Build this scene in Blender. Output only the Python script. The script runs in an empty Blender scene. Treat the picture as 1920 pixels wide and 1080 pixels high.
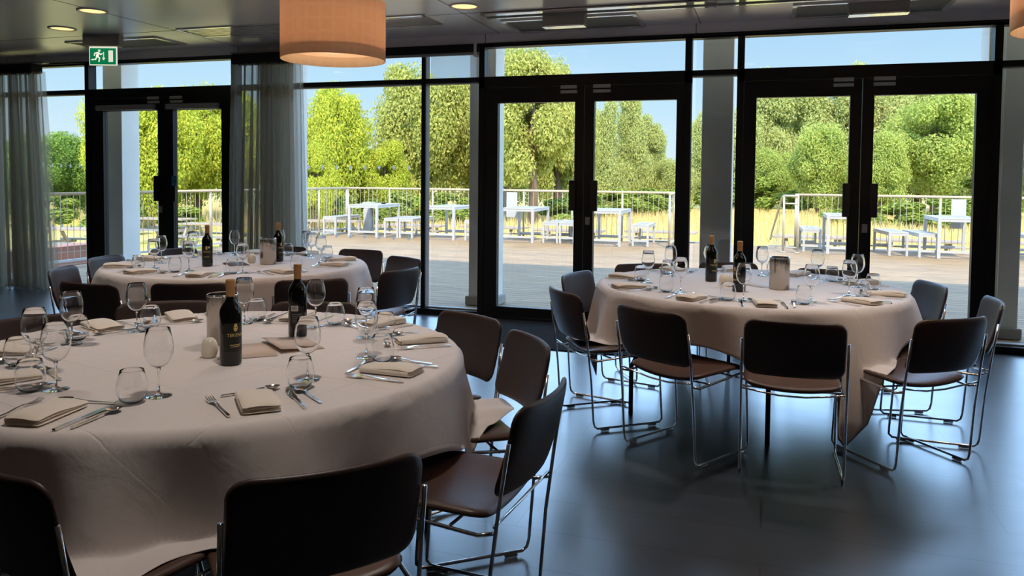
import bpy, math, random
import numpy as np
from mathutils import Vector, Matrix
random.seed(7); RNG = np.random.default_rng(7)
PI = math.pi
SC = bpy.context.scene
COL = SC.collection

# ------------------------------------------------------------ camera
def make_camera():
    f, ppy, yaw, pitch, roll, h = 1477.27, 393.97, .3146, .0424, .0096, 1.4208
    F = Vector((-math.sin(yaw)*math.cos(pitch), math.cos(yaw)*math.cos(pitch), -math.sin(pitch)))
    Rr = Vector((math.cos(yaw), math.sin(yaw), 0)); U = Rr.cross(F)
    c, s = math.cos(roll), math.sin(roll)
    X = c*Rr+s*U; Yv = -s*Rr+c*U
    cd = bpy.data.cameras.new('camera'); co = bpy.data.objects.new('camera', cd); COL.objects.link(co)
    m = Matrix.Identity(4)
    for i in range(3):
        m[i][0] = X[i]; m[i][1] = Yv[i]; m[i][2] = -F[i]
    m[0][3], m[1][3], m[2][3] = 0, 0, h
    co.matrix_world = m
    cd.sensor_width = 36; cd.sensor_fit = 'HORIZONTAL'; cd.lens = 36*f/1920
    cd.shift_y = -(540-ppy)/1920
    cd.clip_start = .05; cd.clip_end = 500
    SC.camera = co
make_camera()

# ------------------------------------------------------------ world, sun, exposure
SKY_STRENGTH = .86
SUN_STRENGTH = 4.9
SPOT_W = 47
EXPOSURE = 0.46
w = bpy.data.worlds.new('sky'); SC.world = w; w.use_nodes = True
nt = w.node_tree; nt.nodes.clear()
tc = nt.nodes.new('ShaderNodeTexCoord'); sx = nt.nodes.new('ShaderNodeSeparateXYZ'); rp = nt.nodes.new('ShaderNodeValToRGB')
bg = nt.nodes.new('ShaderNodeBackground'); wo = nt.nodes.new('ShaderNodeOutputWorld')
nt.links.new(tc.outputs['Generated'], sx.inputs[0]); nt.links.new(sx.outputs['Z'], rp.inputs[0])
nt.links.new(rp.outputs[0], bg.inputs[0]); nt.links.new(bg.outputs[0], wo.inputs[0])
cr = rp.color_ramp
cr.elements[0].position = 0.0; cr.elements[0].color = (.74, .86, .95, 1)
cr.elements[1].position = 1.0; cr.elements[1].color = (.55, .68, .88, 1)
e = cr.elements.new(.10); e.color = (.52, .76, .94, 1)
e = cr.elements.new(.26); e.color = (.31, .54, .88, 1)
# extra brightness added to a sky band above the view, lighting the room
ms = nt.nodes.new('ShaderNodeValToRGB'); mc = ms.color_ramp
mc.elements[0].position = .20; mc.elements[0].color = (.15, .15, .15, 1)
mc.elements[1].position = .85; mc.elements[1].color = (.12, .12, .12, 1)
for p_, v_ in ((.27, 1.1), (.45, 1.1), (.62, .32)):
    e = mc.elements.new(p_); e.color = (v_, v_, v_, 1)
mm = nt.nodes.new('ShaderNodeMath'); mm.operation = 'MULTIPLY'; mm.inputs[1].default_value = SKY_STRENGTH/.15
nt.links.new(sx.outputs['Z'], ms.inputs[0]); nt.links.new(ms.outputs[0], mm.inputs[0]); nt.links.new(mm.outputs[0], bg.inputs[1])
e = cr.elements.new(.40); e.color = (.36, .56, .88, 1)
sd = bpy.data.lights.new('sun', 'SUN'); so = bpy.data.objects.new('sun', sd); COL.objects.link(so)
sd.energy = SUN_STRENGTH; sd.angle = math.radians(.6); sd.color = (1.0, .84, .62)
so.rotation_euler = Vector((-.34, .91, -1.0)).to_track_quat('-Z', 'Y').to_euler()
SC.view_settings.view_transform = 'Standard'; SC.view_settings.look = 'None'
SC.view_settings.exposure = EXPOSURE; SC.view_settings.gamma = 1; SC.view_settings.use_curve_mapping = False
SC.cycles.max_bounces = 10; SC.cycles.diffuse_bounces = 4; SC.cycles.glossy_bounces = 4
SC.cycles.transmission_bounces = 8; SC.cycles.transparent_max_bounces = 40
SC.cycles.caustics_reflective = False; SC.cycles.caustics_refractive = True
SC.cycles.sample_clamp_indirect = 4

# ------------------------------------------------------------ materials
MATS = {}
def mat(name, col, rough=.5, metal=0, spec=.5, coat=0, bump=None, noise=None, trans=0, aniso=None, sheen=0):
    """principled; noise=(scale, col2, detail) mixes a second colour; bump=(scale,strength)"""
    m = bpy.data.materials.new(name); m.use_nodes = True; n = m.node_tree; b = n.nodes['Principled BSDF']
    b.inputs['Base Color'].default_value = (*col, 1); b.inputs['Roughness'].default_value = rough
    b.inputs['Metallic'].default_value = metal; b.inputs['Specular IOR Level'].default_value = spec
    b.inputs['Coat Weight'].default_value = coat; b.inputs['Sheen Weight'].default_value = sheen
    t = None
    if noise or bump:
        t = n.nodes.new('ShaderNodeTexCoord')
    if noise:
        x = n.nodes.new('ShaderNodeTexNoise'); x.inputs['Scale'].default_value = noise[0]; x.inputs['Detail'].default_value = noise[2] if len(noise) > 2 else 4
        n.links.new(t.outputs['Object'], x.inputs['Vector'])
        r = n.nodes.new('ShaderNodeValToRGB'); r.color_ramp.elements[0].position = .35; r.color_ramp.elements[1].position = .65
        r.color_ramp.elements[0].color = (*col, 1); r.color_ramp.elements[1].color = (*noise[1], 1)
        n.links.new(x.outputs[0], r.inputs[0]); n.links.new(r.outputs[0], b.inputs['Base Color'])
    if bump:
        x = n.nodes.new('ShaderNodeTexNoise'); x.inputs['Scale'].default_value = bump[0]; x.inputs['Detail'].default_value = 5
        n.links.new(t.outputs['Object'], x.inputs['Vector'])
        bp = n.nodes.new('ShaderNodeBump'); bp.inputs['Strength'].default_value = bump[1]; bp.inputs['Distance'].default_value = .01
        n.links.new(x.outputs[0], bp.inputs['Height']); n.links.new(bp.outputs[0], b.inputs['Normal'])
    MATS[name] = m
    return m
def emis(name, col, s, base=(.8, .8, .8)):
    m = mat(name, base); b = m.node_tree.nodes['Principled BSDF']
    b.inputs['Emission Color'].default_value = (*col, 1); b.inputs['Emission Strength'].default_value = s
    return m
def thin_glass(name, tint, base, power, gl=1.0, rough=.0, edge=None, glow=0):
    """clear shell: see-through face on, mirror-like at grazing angles; glow = white mixed in to imitate light caught in edges"""
    m = bpy.data.materials.new(name); m.use_nodes = True; n = m.node_tree; n.nodes.clear()
    o = n.nodes.new('ShaderNodeOutputMaterial'); mx = n.nodes.new('ShaderNodeMixShader')
    tr = n.nodes.new('ShaderNodeBsdfTransparent'); gs = n.nodes.new('ShaderNodeBsdfGlossy')
    gs.inputs['Roughness'].default_value = rough; gs.inputs['Color'].default_value = (gl, gl, gl, 1)
    lw = n.nodes.new('ShaderNodeLayerWeight'); lw.inputs[0].default_value = .5
    def curve(p, b0, top):
        pw = n.nodes.new('ShaderNodeMath'); pw.operation = 'POWER'; pw.inputs[1].default_value = p
        ma = n.nodes.new('ShaderNodeMath'); ma.operation = 'MULTIPLY_ADD'; ma.inputs[1].default_value = top-b0; ma.inputs[2].default_value = b0
        n.links.new(lw.outputs['Facing'], pw.inputs[0]); n.links.new(pw.outputs[0], ma.inputs[0]); return ma.outputs[0]
    n.links.new(curve(power, base, 1), mx.inputs[0]); n.links.new(tr.outputs[0], mx.inputs[1]); n.links.new(gs.outputs[0], mx.inputs[2])
    tr.inputs[0].default_value = (*tint, 1); out = mx.outputs[0]
    if edge:
        r = n.nodes.new('ShaderNodeValToRGB'); r.color_ramp.elements[0].color = (*tint, 1); r.color_ramp.elements[1].color = (*edge, 1)
        r.color_ramp.elements[0].position = .45
        n.links.new(lw.outputs['Facing'], r.inputs[0]); n.links.new(r.outputs[0], tr.inputs[0])
    if glow:
        d = n.nodes.new('ShaderNodeBsdfDiffuse'); d.inputs[0].default_value = (.95, .96, .97, 1); t = n.nodes.new('ShaderNodeBsdfTranslucent'); t.inputs[0].default_value = (.95, .96, .97, 1)
        ad = n.nodes.new('ShaderNodeMixShader'); n.links.new(d.outputs[0], ad.inputs[1]); n.links.new(t.outputs[0], ad.inputs[2])
        m3 = n.nodes.new('ShaderNodeMixShader'); n.links.new(curve(2.0, glow*.25, glow), m3.inputs[0]); n.links.new(out, m3.inputs[1]); n.links.new(ad.outputs[0], m3.inputs[2]); out = m3.outputs[0]
    n.links.new(out, o.inputs[0]); MATS[name] = m
    return m
def leafmat(name, c1, c2, tl=.35):
    m = bpy.data.materials.new(name); m.use_nodes = True; n = m.node_tree; n.nodes.clear()
    o = n.nodes.new('ShaderNodeOutputMaterial'); mx = n.nodes.new('ShaderNodeMixShader'); mx.inputs[0].default_value = tl
    d = n.nodes.new('ShaderNodeBsdfDiffuse'); t = n.nodes.new('ShaderNodeBsdfTranslucent')
    g = n.nodes.new('ShaderNodeNewGeometry'); r = n.nodes.new('ShaderNodeValToRGB')
    r.color_ramp.elements[0].color = (*c1, 1); r.color_ramp.elements[1].color = (*c2, 1)
    n.links.new(g.outputs['Random Per Island'], r.inputs[0])
    n.links.new(r.outputs[0], d.inputs[0]); n.links.new(r.outputs[0], t.inputs[0])
    n.links.new(d.outputs[0], mx.inputs[1]); n.links.new(t.outputs[0], mx.inputs[2]); n.links.new(mx.outputs[0], o.inputs[0])
    MATS[name] = m
    return m

mat('black_frame', (.012, .012, .013), .42, spec=.3)
mat('grey_frame', (.30, .30, .29), .5)
mat('ceiling_paint', (.93, .83, .82), .34, spec=1.0, coat=1.0)
MATS['ceiling_paint'].node_tree.nodes['Principled BSDF'].inputs['Coat Roughness'].default_value = .28
mat('fascia_paint', (.85, .84, .88), .5)
mat('wall_paint', (.30, .28, .26), .8)
mat('gloss_white', (.84, .82, .78), .16, spec=1.0, coat=1.0)
MATS['film_white'] = None
mat('white_paint', (.80, .80, .79), .55)
mat('column_paint', (.90, .90, .86), .6, noise=(2.0, (.79, .80, .76)))
mat('concrete', (.38, .37, .34), .9, bump=(30, .4))
mat('chrome', (.80, .80, .82), .13, metal=1)
mat('cutlery_steel', (.76, .72, .67), .12, metal=1)
mat('leather', (.100, .055, .041), .38, spec=.5, bump=(260, .05), noise=(9, (.084, .047, .035)))
mat('back_leather', (.052, .032, .026), .42, spec=.5, bump=(260, .05))
mat('napkin_cloth', (.86, .78, .67), .9, sheen=.2, bump=(420, .08))
mat('kraft_card', (.64, .52, .44), .75)
mat('dark_card', (.10, .07, .065), .6)
mat('white_card', (.70, .69, .68), .7)
mat('wine_glass_green', (.003, .0035, .003), .06, spec=.55)
mat('capsule_tan', (.50, .27, .10), .42, spec=.4, noise=(40, (.44, .23, .08)))
mat('label_black', (.006, .006, .005), .35)
mat('gold_ink', (.80, .58, .20), .45, metal=.2)
mat('label_white', (.62, .60, .55), .6)
mat('label_grey', (.25, .24, .22), .6)
mat('porcelain', (.90, .82, .68), .25, coat=.3)
mat('black_steel', (.015, .015, .016), .4)
mat('table_board', (.30, .22, .15), .6)
mat('white_metal', (.44, .445, .45), .5)
mat('seat_slats', (.32, .32, .32), .6)
mat('rail_steel', (.52, .47, .38), .40, metal=.4)
mat('rail_wood', (.56, .44, .29), .6)
mat('trunk_bark', (.16, .11, .075), .9, bump=(14, .8))
mat('weathered_wood', (.34, .27, .21), .85)
mat('grey_wood', (.24, .25, .27), .8)
mat('sign_grey', (.34, .34, .33), .5)
mat('silver_paint', (.42, .42, .42), .45, metal=.4)
mat('blue_label', (.02, .26, .50), .5)
mat('contact_grey', (.50, .50, .48), .5)
mat('heading_black', (.012, .011, .011), .9)
mat('grille_dark', (.10, .10, .10), .7)
mat('panel_grey', (.27, .27, .25), .7, bump=(900, .3))
emis('sign_green', (.0, .42, .16), .28, (.0, .20, .08))
emis('sign_white', (.95, .95, .78), .55, (.7, .7, .6))
emis('lamp_face', (1.0, .62, .26), 1.15, (.8, .7, .5))
thin_glass('window_glass', (.97, .985, .98), .04, 4.5)
thin_glass('drink_glass', (.985, .99, .99), .035, 3.4, edge=(.74, .77, .78), glow=.09)
thin_glass('solid_glass', (.97, .98, .985), .04, 3.2, edge=(.86, .88, .90), glow=.62)
g_ = mat('clear_glass', (1, 1, 1), 0.0, spec=.5); g_.node_tree.nodes['Principled BSDF'].inputs['Transmission Weight'].default_value = 1; g_.node_tree.nodes['Principled BSDF'].inputs['IOR'].default_value = 1.45
leafmat('leaf_dark', (.14, .26, .05), (.32, .46, .10))
leafmat('leaf_lime', (.36, .45, .06), (.70, .70, .11), .42)
leafmat('leaf_olive', (.32, .36, .08), (.66, .66, .22), .42)
leafmat('leaf_pale', (.38, .43, .14), (.62, .64, .26), .4)  # pale green with distance haze mixed into the leaf colour
leafmat('leaf_green', (.32, .42, .09), (.60, .65, .20), .42)
leafmat('leaf_hedge', (.18, .28, .05), (.46, .52, .13))
leafmat('dry_grass', (.62, .46, .16), (.86, .70, .34), .3)

def floor_mat():
    m = mat('floor_vinyl', (.018, .021, .027), .30, spec=1.0, coat=.8)
    m.node_tree.nodes['Principled BSDF'].inputs['Coat Roughness'].default_value = .28
    n = m.node_tree; b = n.nodes['Principled BSDF']
    t = n.nodes.new('ShaderNodeTexCoord')
    mp = n.nodes.new('ShaderNodeMapping'); mp.inputs['Scale'].default_value = (.6, 1.6, 1); n.links.new(t.outputs['Object'], mp.inputs[0])
    x = n.nodes.new('ShaderNodeTexNoise'); x.inputs['Scale'].default_value = 3; x.inputs['Detail'].default_value = 8; n.links.new(mp.outputs[0], x.inputs['Vector'])
    r = n.nodes.new('ShaderNodeMapRange'); r.inputs[3].default_value = .26; r.inputs[4].default_value = .40
    n.links.new(x.outputs[0], r.inputs[0]); n.links.new(r.outputs[0], b.inputs['Roughness'])
    # plank joints
    br = n.nodes.new('ShaderNodeTexBrick'); br.inputs['Scale'].default_value = 1; br.inputs['Brick Width'].default_value = 1.9; br.inputs['Row Height'].default_value = .30
    br.inputs['Mortar Size'].default_value = .004; br.inputs['Color1'].default_value = (.032, .043, .062, 1); br.inputs['Color2'].default_value = (.037, .048, .068, 1); br.inputs['Mortar'].default_value = (.006, .007, .009, 1)
    n.links.new(t.outputs['Object'], br.inputs['Vector'])
    n.links.new(br.outputs[0], b.inputs['Base Color'])
    bp = n.nodes.new('ShaderNodeBump'); bp.inputs['Strength'].default_value = .10; bp.inputs['Distance'].default_value = .003
    n.links.new(x.outputs[0], bp.inputs['Height']); n.links.new(bp.outputs[0], b.inputs['Normal'])
floor_mat()
def deck_mat():
    m = mat('deck_boards', (.42, .33, .25), .7)
    n = m.node_tree; b = n.nodes['Principled BSDF']; t = n.nodes.new('ShaderNodeTexCoord')
    br = n.nodes.new('ShaderNodeTexBrick'); br.inputs['Scale'].default_value = 1; br.inputs['Brick Width'].default_value = 60; br.inputs['Row Height'].default_value = .145
    br.inputs['Mortar Size'].default_value = .010; br.inputs['Color1'].default_value = (.42, .285, .150, 1); br.inputs['Color2'].default_value = (.335, .228, .122, 1); br.inputs['Mortar'].default_value = (.05, .04, .035, 1)
    n.links.new(t.outputs['Object'], br.inputs['Vector'])
    mp = n.nodes.new('ShaderNodeMapping'); mp.inputs['Scale'].default_value = (1.2, 14, 1); n.links.new(t.outputs['Object'], mp.inputs[0])
    x = n.nodes.new('ShaderNodeTexNoise'); x.inputs['Scale'].default_value = 1.5; x.inputs['Detail'].default_value = 6; n.links.new(mp.outputs[0], x.inputs['Vector'])
    r = n.nodes.new('ShaderNodeMapRange'); r.inputs[1].default_value = .3; r.inputs[2].default_value = .7; r.inputs[3].default_value = .58; r.inputs[4].default_value = 1.28
    n.links.new(x.outputs[0], r.inputs[0])
    mu = n.nodes.new('ShaderNodeMix'); mu.data_type = 'RGBA'; mu.blend_type = 'MULTIPLY'; mu.inputs[0].default_value = 1
    n.links.new(br.outputs[0], mu.inputs[6]); n.links.new(r.outputs[0], mu.inputs[7]); n.links.new(mu.outputs[2], b.inputs['Base Color'])
deck_mat()
def field_mat():
    m = mat('field_grass', (.5, .45, .2), .95, spec=.1)
    n = m.node_tree; b = n.nodes['Principled BSDF']; t = n.nodes.new('ShaderNodeTexCoord')
    x = n.nodes.new('ShaderNodeTexNoise'); x.inputs['Scale'].default_value = .22; x.inputs['Detail'].default_value = 7; n.links.new(t.outputs['Object'], x.inputs['Vector'])
    r = n.nodes.new('ShaderNodeValToRGB'); r.color_ramp.elements[0].position = .35; r.color_ramp.elements[1].position = .68
    r.color_ramp.elements[0].color = (.50, .47, .12, 1); r.color_ramp.elements[1].color = (.74, .60, .27, 1)
    n.links.new(x.outputs[0], r.inputs[0]); n.links.new(r.outputs[0], b.inputs['Base Color'])
field_mat()
def brick_mat():
    m = mat('red_brick', (.3, .12, .08), .9)
    n = m.node_tree; b = n.nodes['Principled BSDF']; t = n.nodes.new('ShaderNodeTexCoord')
    mp = n.nodes.new('ShaderNodeMapping'); mp.inputs['Rotation'].default_value = (PI/2, 0, PI/2); n.links.new(t.outputs['Object'], mp.inputs[0])
    br = n.nodes.new('ShaderNodeTexBrick'); br.inputs['Scale'].default_value = 1; br.inputs['Brick Width'].default_value = .225; br.inputs['Row Height'].default_value = .075
    br.inputs['Mortar Size'].default_value = .008; br.inputs['Color1'].default_value = (.40, .17, .12, 1); br.inputs['Color2'].default_value = (.28, .12, .09, 1); br.inputs['Mortar'].default_value = (.35, .3, .27, 1)
    n.links.new(mp.outputs[0], br.inputs['Vector']); n.links.new(br.outputs[0], b.inputs['Base Color'])
brick_mat()
def cloth_mat():
    m = mat('table_linen', (.78, .73, .70), .85, sheen=.15)
    n = m.node_tree; b = n.nodes['Principled BSDF']; t = n.nodes.new('ShaderNodeTexCoord')
    sp = n.nodes.new('ShaderNodeSeparateXYZ'); n.links.new(t.outputs['UV'], sp.inputs[0])
    outs = []
    for ax in ('X', 'Y'):   # pressed fold creases, a grid across the cloth
        a = n.nodes.new('ShaderNodeMath'); a.operation = 'PINGPONG'; a.inputs[1].default_value = .1875; n.links.new(sp.outputs[ax], a.inputs[0])
        c = n.nodes.new('ShaderNodeMapRange'); c.inputs[1].default_value = 0; c.inputs[2].default_value = .005; c.inputs[3].default_value = -.8; c.inputs[4].default_value = 0; c.interpolation_type = 'SMOOTHSTEP'
        n.links.new(a.outputs[0], c.inputs[0]); outs.append(c)
    ad = n.nodes.new('ShaderNodeMath'); ad.operation = 'MINIMUM'; n.links.new(outs[0].outputs[0], ad.inputs[0]); n.links.new(outs[1].outputs[0], ad.inputs[1])
    x = n.nodes.new('ShaderNodeTexNoise'); x.inputs['Scale'].default_value = 7; x.inputs['Detail'].default_value = 5; x.inputs['Distortion'].default_value = .8; n.links.new(t.outputs['Object'], x.inputs['Vector'])
    a2 = n.nodes.new('ShaderNodeMath'); a2.operation = 'MULTIPLY_ADD'; a2.inputs[1].default_value = 2.2; n.links.new(x.outputs[0], a2.inputs[0]); n.links.new(ad.outputs[0], a2.inputs[2])
    ln = n.nodes.new('ShaderNodeVectorMath'); ln.operation = 'LENGTH'; n.links.new(t.outputs['UV'], ln.inputs[0])
    mk = n.nodes.new('ShaderNodeMapRange'); mk.inputs[1].default_value = .86; mk.inputs[2].default_value = .98; mk.inputs[3].default_value = 1.5; mk.inputs[4].default_value = .12; n.links.new(ln.outputs['Value'], mk.inputs[0])
    mc_ = n.nodes.new('ShaderNodeMath'); mc_.operation = 'MULTIPLY'; n.links.new(ad.outputs[0], mc_.inputs[0]); n.links.new(mk.outputs[0], mc_.inputs[1]); n.links.new(mc_.outputs[0], a2.inputs[2])
    bp = n.nodes.new('ShaderNodeBump'); bp.inputs['Strength'].default_value = .45; bp.inputs['Distance'].default_value = .004
    n.links.new(a2.outputs[0], bp.inputs['Height']); n.links.new(bp.outputs[0], b.inputs['Normal'])
cloth_mat()
def sheer_mat():
    m = bpy.data.materials.new('sheer_curtain'); m.use_nodes = True; n = m.node_tree; n.nodes.clear()
    o = n.nodes.new('ShaderNodeOutputMaterial'); d = n.nodes.new('ShaderNodeBsdfDiffuse'); t = n.nodes.new('ShaderNodeBsdfTranslucent'); tr = n.nodes.new('ShaderNodeBsdfTransparent')
    d.inputs[0].default_value = (.40, .355, .28, 1); t.inputs[0].default_value = (.46, .40, .30, 1)
    m1 = n.nodes.new('ShaderNodeMixShader'); m1.inputs[0].default_value = .55; n.links.new(d.outputs[0], m1.inputs[1]); n.links.new(t.outputs[0], m1.inputs[2])
    lw = n.nodes.new('ShaderNodeLayerWeight'); lw.inputs[0].default_value = .5   # a weave seen edge-on closes up
    mr = n.nodes.new('ShaderNodeMapRange'); mr.inputs[3].default_value = .46; mr.inputs[4].default_value = .94; n.links.new(lw.outputs['Facing'], mr.inputs[0])
    m2 = n.nodes.new('ShaderNodeMixShader'); n.links.new(mr.outputs[0], m2.inputs[0]); n.links.new(tr.outputs[0], m2.inputs[1]); n.links.new(m1.outputs[0], m2.inputs[2])
    n.links.new(m2.outputs[0], o.inputs[0]); MATS['sheer_curtain'] = m
sheer_mat()
def blind_mat():
    m = bpy.data.materials.new('blind_mesh'); m.use_nodes = True; n = m.node_tree; n.nodes.clear()
    o = n.nodes.new('ShaderNodeOutputMaterial'); d = n.nodes.new('ShaderNodeBsdfTranslucent'); tr = n.nodes.new('ShaderNodeBsdfTransparent')
    d.inputs[0].default_value = (.62, .64, .66, 1)
    m2 = n.nodes.new('ShaderNodeMixShader'); m2.inputs[0].default_value = .42; n.links.new(tr.outputs[0], m2.inputs[1]); n.links.new(d.outputs[0], m2.inputs[2]); n.links.new(m2.outputs[0], o.inputs[0]); MATS['blind_mesh'] = m
blind_mat()
def film_mat():
    m = bpy.data.materials.new('film_white'); m.use_nodes = True; n = m.node_tree; n.nodes.clear()
    o = n.nodes.new('ShaderNodeOutputMaterial'); d = n.nodes.new('ShaderNodeBsdfDiffuse'); t = n.nodes.new('ShaderNodeBsdfTranslucent'); mx = n.nodes.new('ShaderNodeMixShader'); mx.inputs[0].default_value = .7
    d.inputs[0].default_value = (.9, .9, .9, 1); t.inputs[0].default_value = (.9, .9, .9, 1)
    n.links.new(d.outputs[0], mx.inputs[1]); n.links.new(t.outputs[0], mx.inputs[2]); n.links.new(mx.outputs[0], o.inputs[0]); MATS['film_white'] = m
film_mat()
def shade_mat(name, tlc, scale=9):
    m = bpy.data.materials.new(name); m.use_nodes = True; n = m.node_tree; n.nodes.clear()
    o = n.nodes.new('ShaderNodeOutputMaterial'); d = n.nodes.new('ShaderNodeBsdfDiffuse'); t = n.nodes.new('ShaderNodeBsdfTranslucent')
    tc2 = n.nodes.new('ShaderNodeTexCoord'); v = n.nodes.new('ShaderNodeTexVoronoi'); v.feature = 'DISTANCE_TO_EDGE'; v.inputs['Scale'].default_value = scale; v.inputs['Randomness'].default_value = .12
    n.links.new(tc2.outputs['Object'], v.inputs['Vector'])
    r = n.nodes.new('ShaderNodeValToRGB'); r.color_ramp.elements[0].color = (.66, .55, .46, 1); r.color_ramp.elements[1].color = (.61, .50, .415, 1)
    r.color_ramp.elements[0].position = .06; r.color_ramp.elements[1].position = .16
    n.links.new(v.outputs['Distance'], r.inputs[0]); n.links.new(r.outputs[0], d.inputs[0])
    t.inputs[0].default_value = (*tlc, 1)
    mx = n.nodes.new('ShaderNodeMixShader'); mx.inputs[0].default_value = .35; n.links.new(d.outputs[0], mx.inputs[1]); n.links.new(t.outputs[0], mx.inputs[2]); n.links.new(mx.outputs[0], o.inputs[0]); MATS[name] = m
shade_mat('shade_fabric', (.66, .50, .38), 13)
blind_like = bpy.data.materials.new('lamp_diffuser'); blind_like.use_nodes = True
_n = blind_like.node_tree; _n.nodes.clear(); _o = _n.nodes.new('ShaderNodeOutputMaterial'); _t = _n.nodes.new('ShaderNodeBsdfTranslucent'); _t.inputs[0].default_value = (.96, .90, .84, 1); _d = _n.nodes.new('ShaderNodeBsdfDiffuse'); _d.inputs[0].default_value = (.8, .76, .7, 1); _m = _n.nodes.new('ShaderNodeMixShader'); _m.inputs[0].default_value = .12; _n.links.new(_t.outputs[0], _m.inputs[1]); _n.links.new(_d.outputs[0], _m.inputs[2]); _n.links.new(_m.outputs[0], _o.inputs[0]); MATS['lamp_diffuser'] = blind_like
def brushed_mat():
    m = mat('brushed_steel', (.44, .40, .35), .22, metal=1); n = m.node_tree; b = n.nodes['Principled BSDF']
    b.inputs['Anisotropic'].default_value = .7
    t = n.nodes.new('ShaderNodeTexCoord'); mp = n.nodes.new('ShaderNodeMapping'); mp.inputs['Scale'].default_value = (1, 1, 60); n.links.new(t.outputs['Object'], mp.inputs[0])
    x = n.nodes.new('ShaderNodeTexNoise'); x.inputs['Scale'].default_value = 12; n.links.new(mp.outputs[0], x.inputs['Vector'])
    r = n.nodes.new('ShaderNodeMapRange'); r.inputs[3].default_value = .15; r.inputs[4].default_value = .28; n.links.new(x.outputs[0], r.inputs[0]); n.links.new(r.outputs[0], b.inputs['Roughness'])
brushed_mat()

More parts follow.
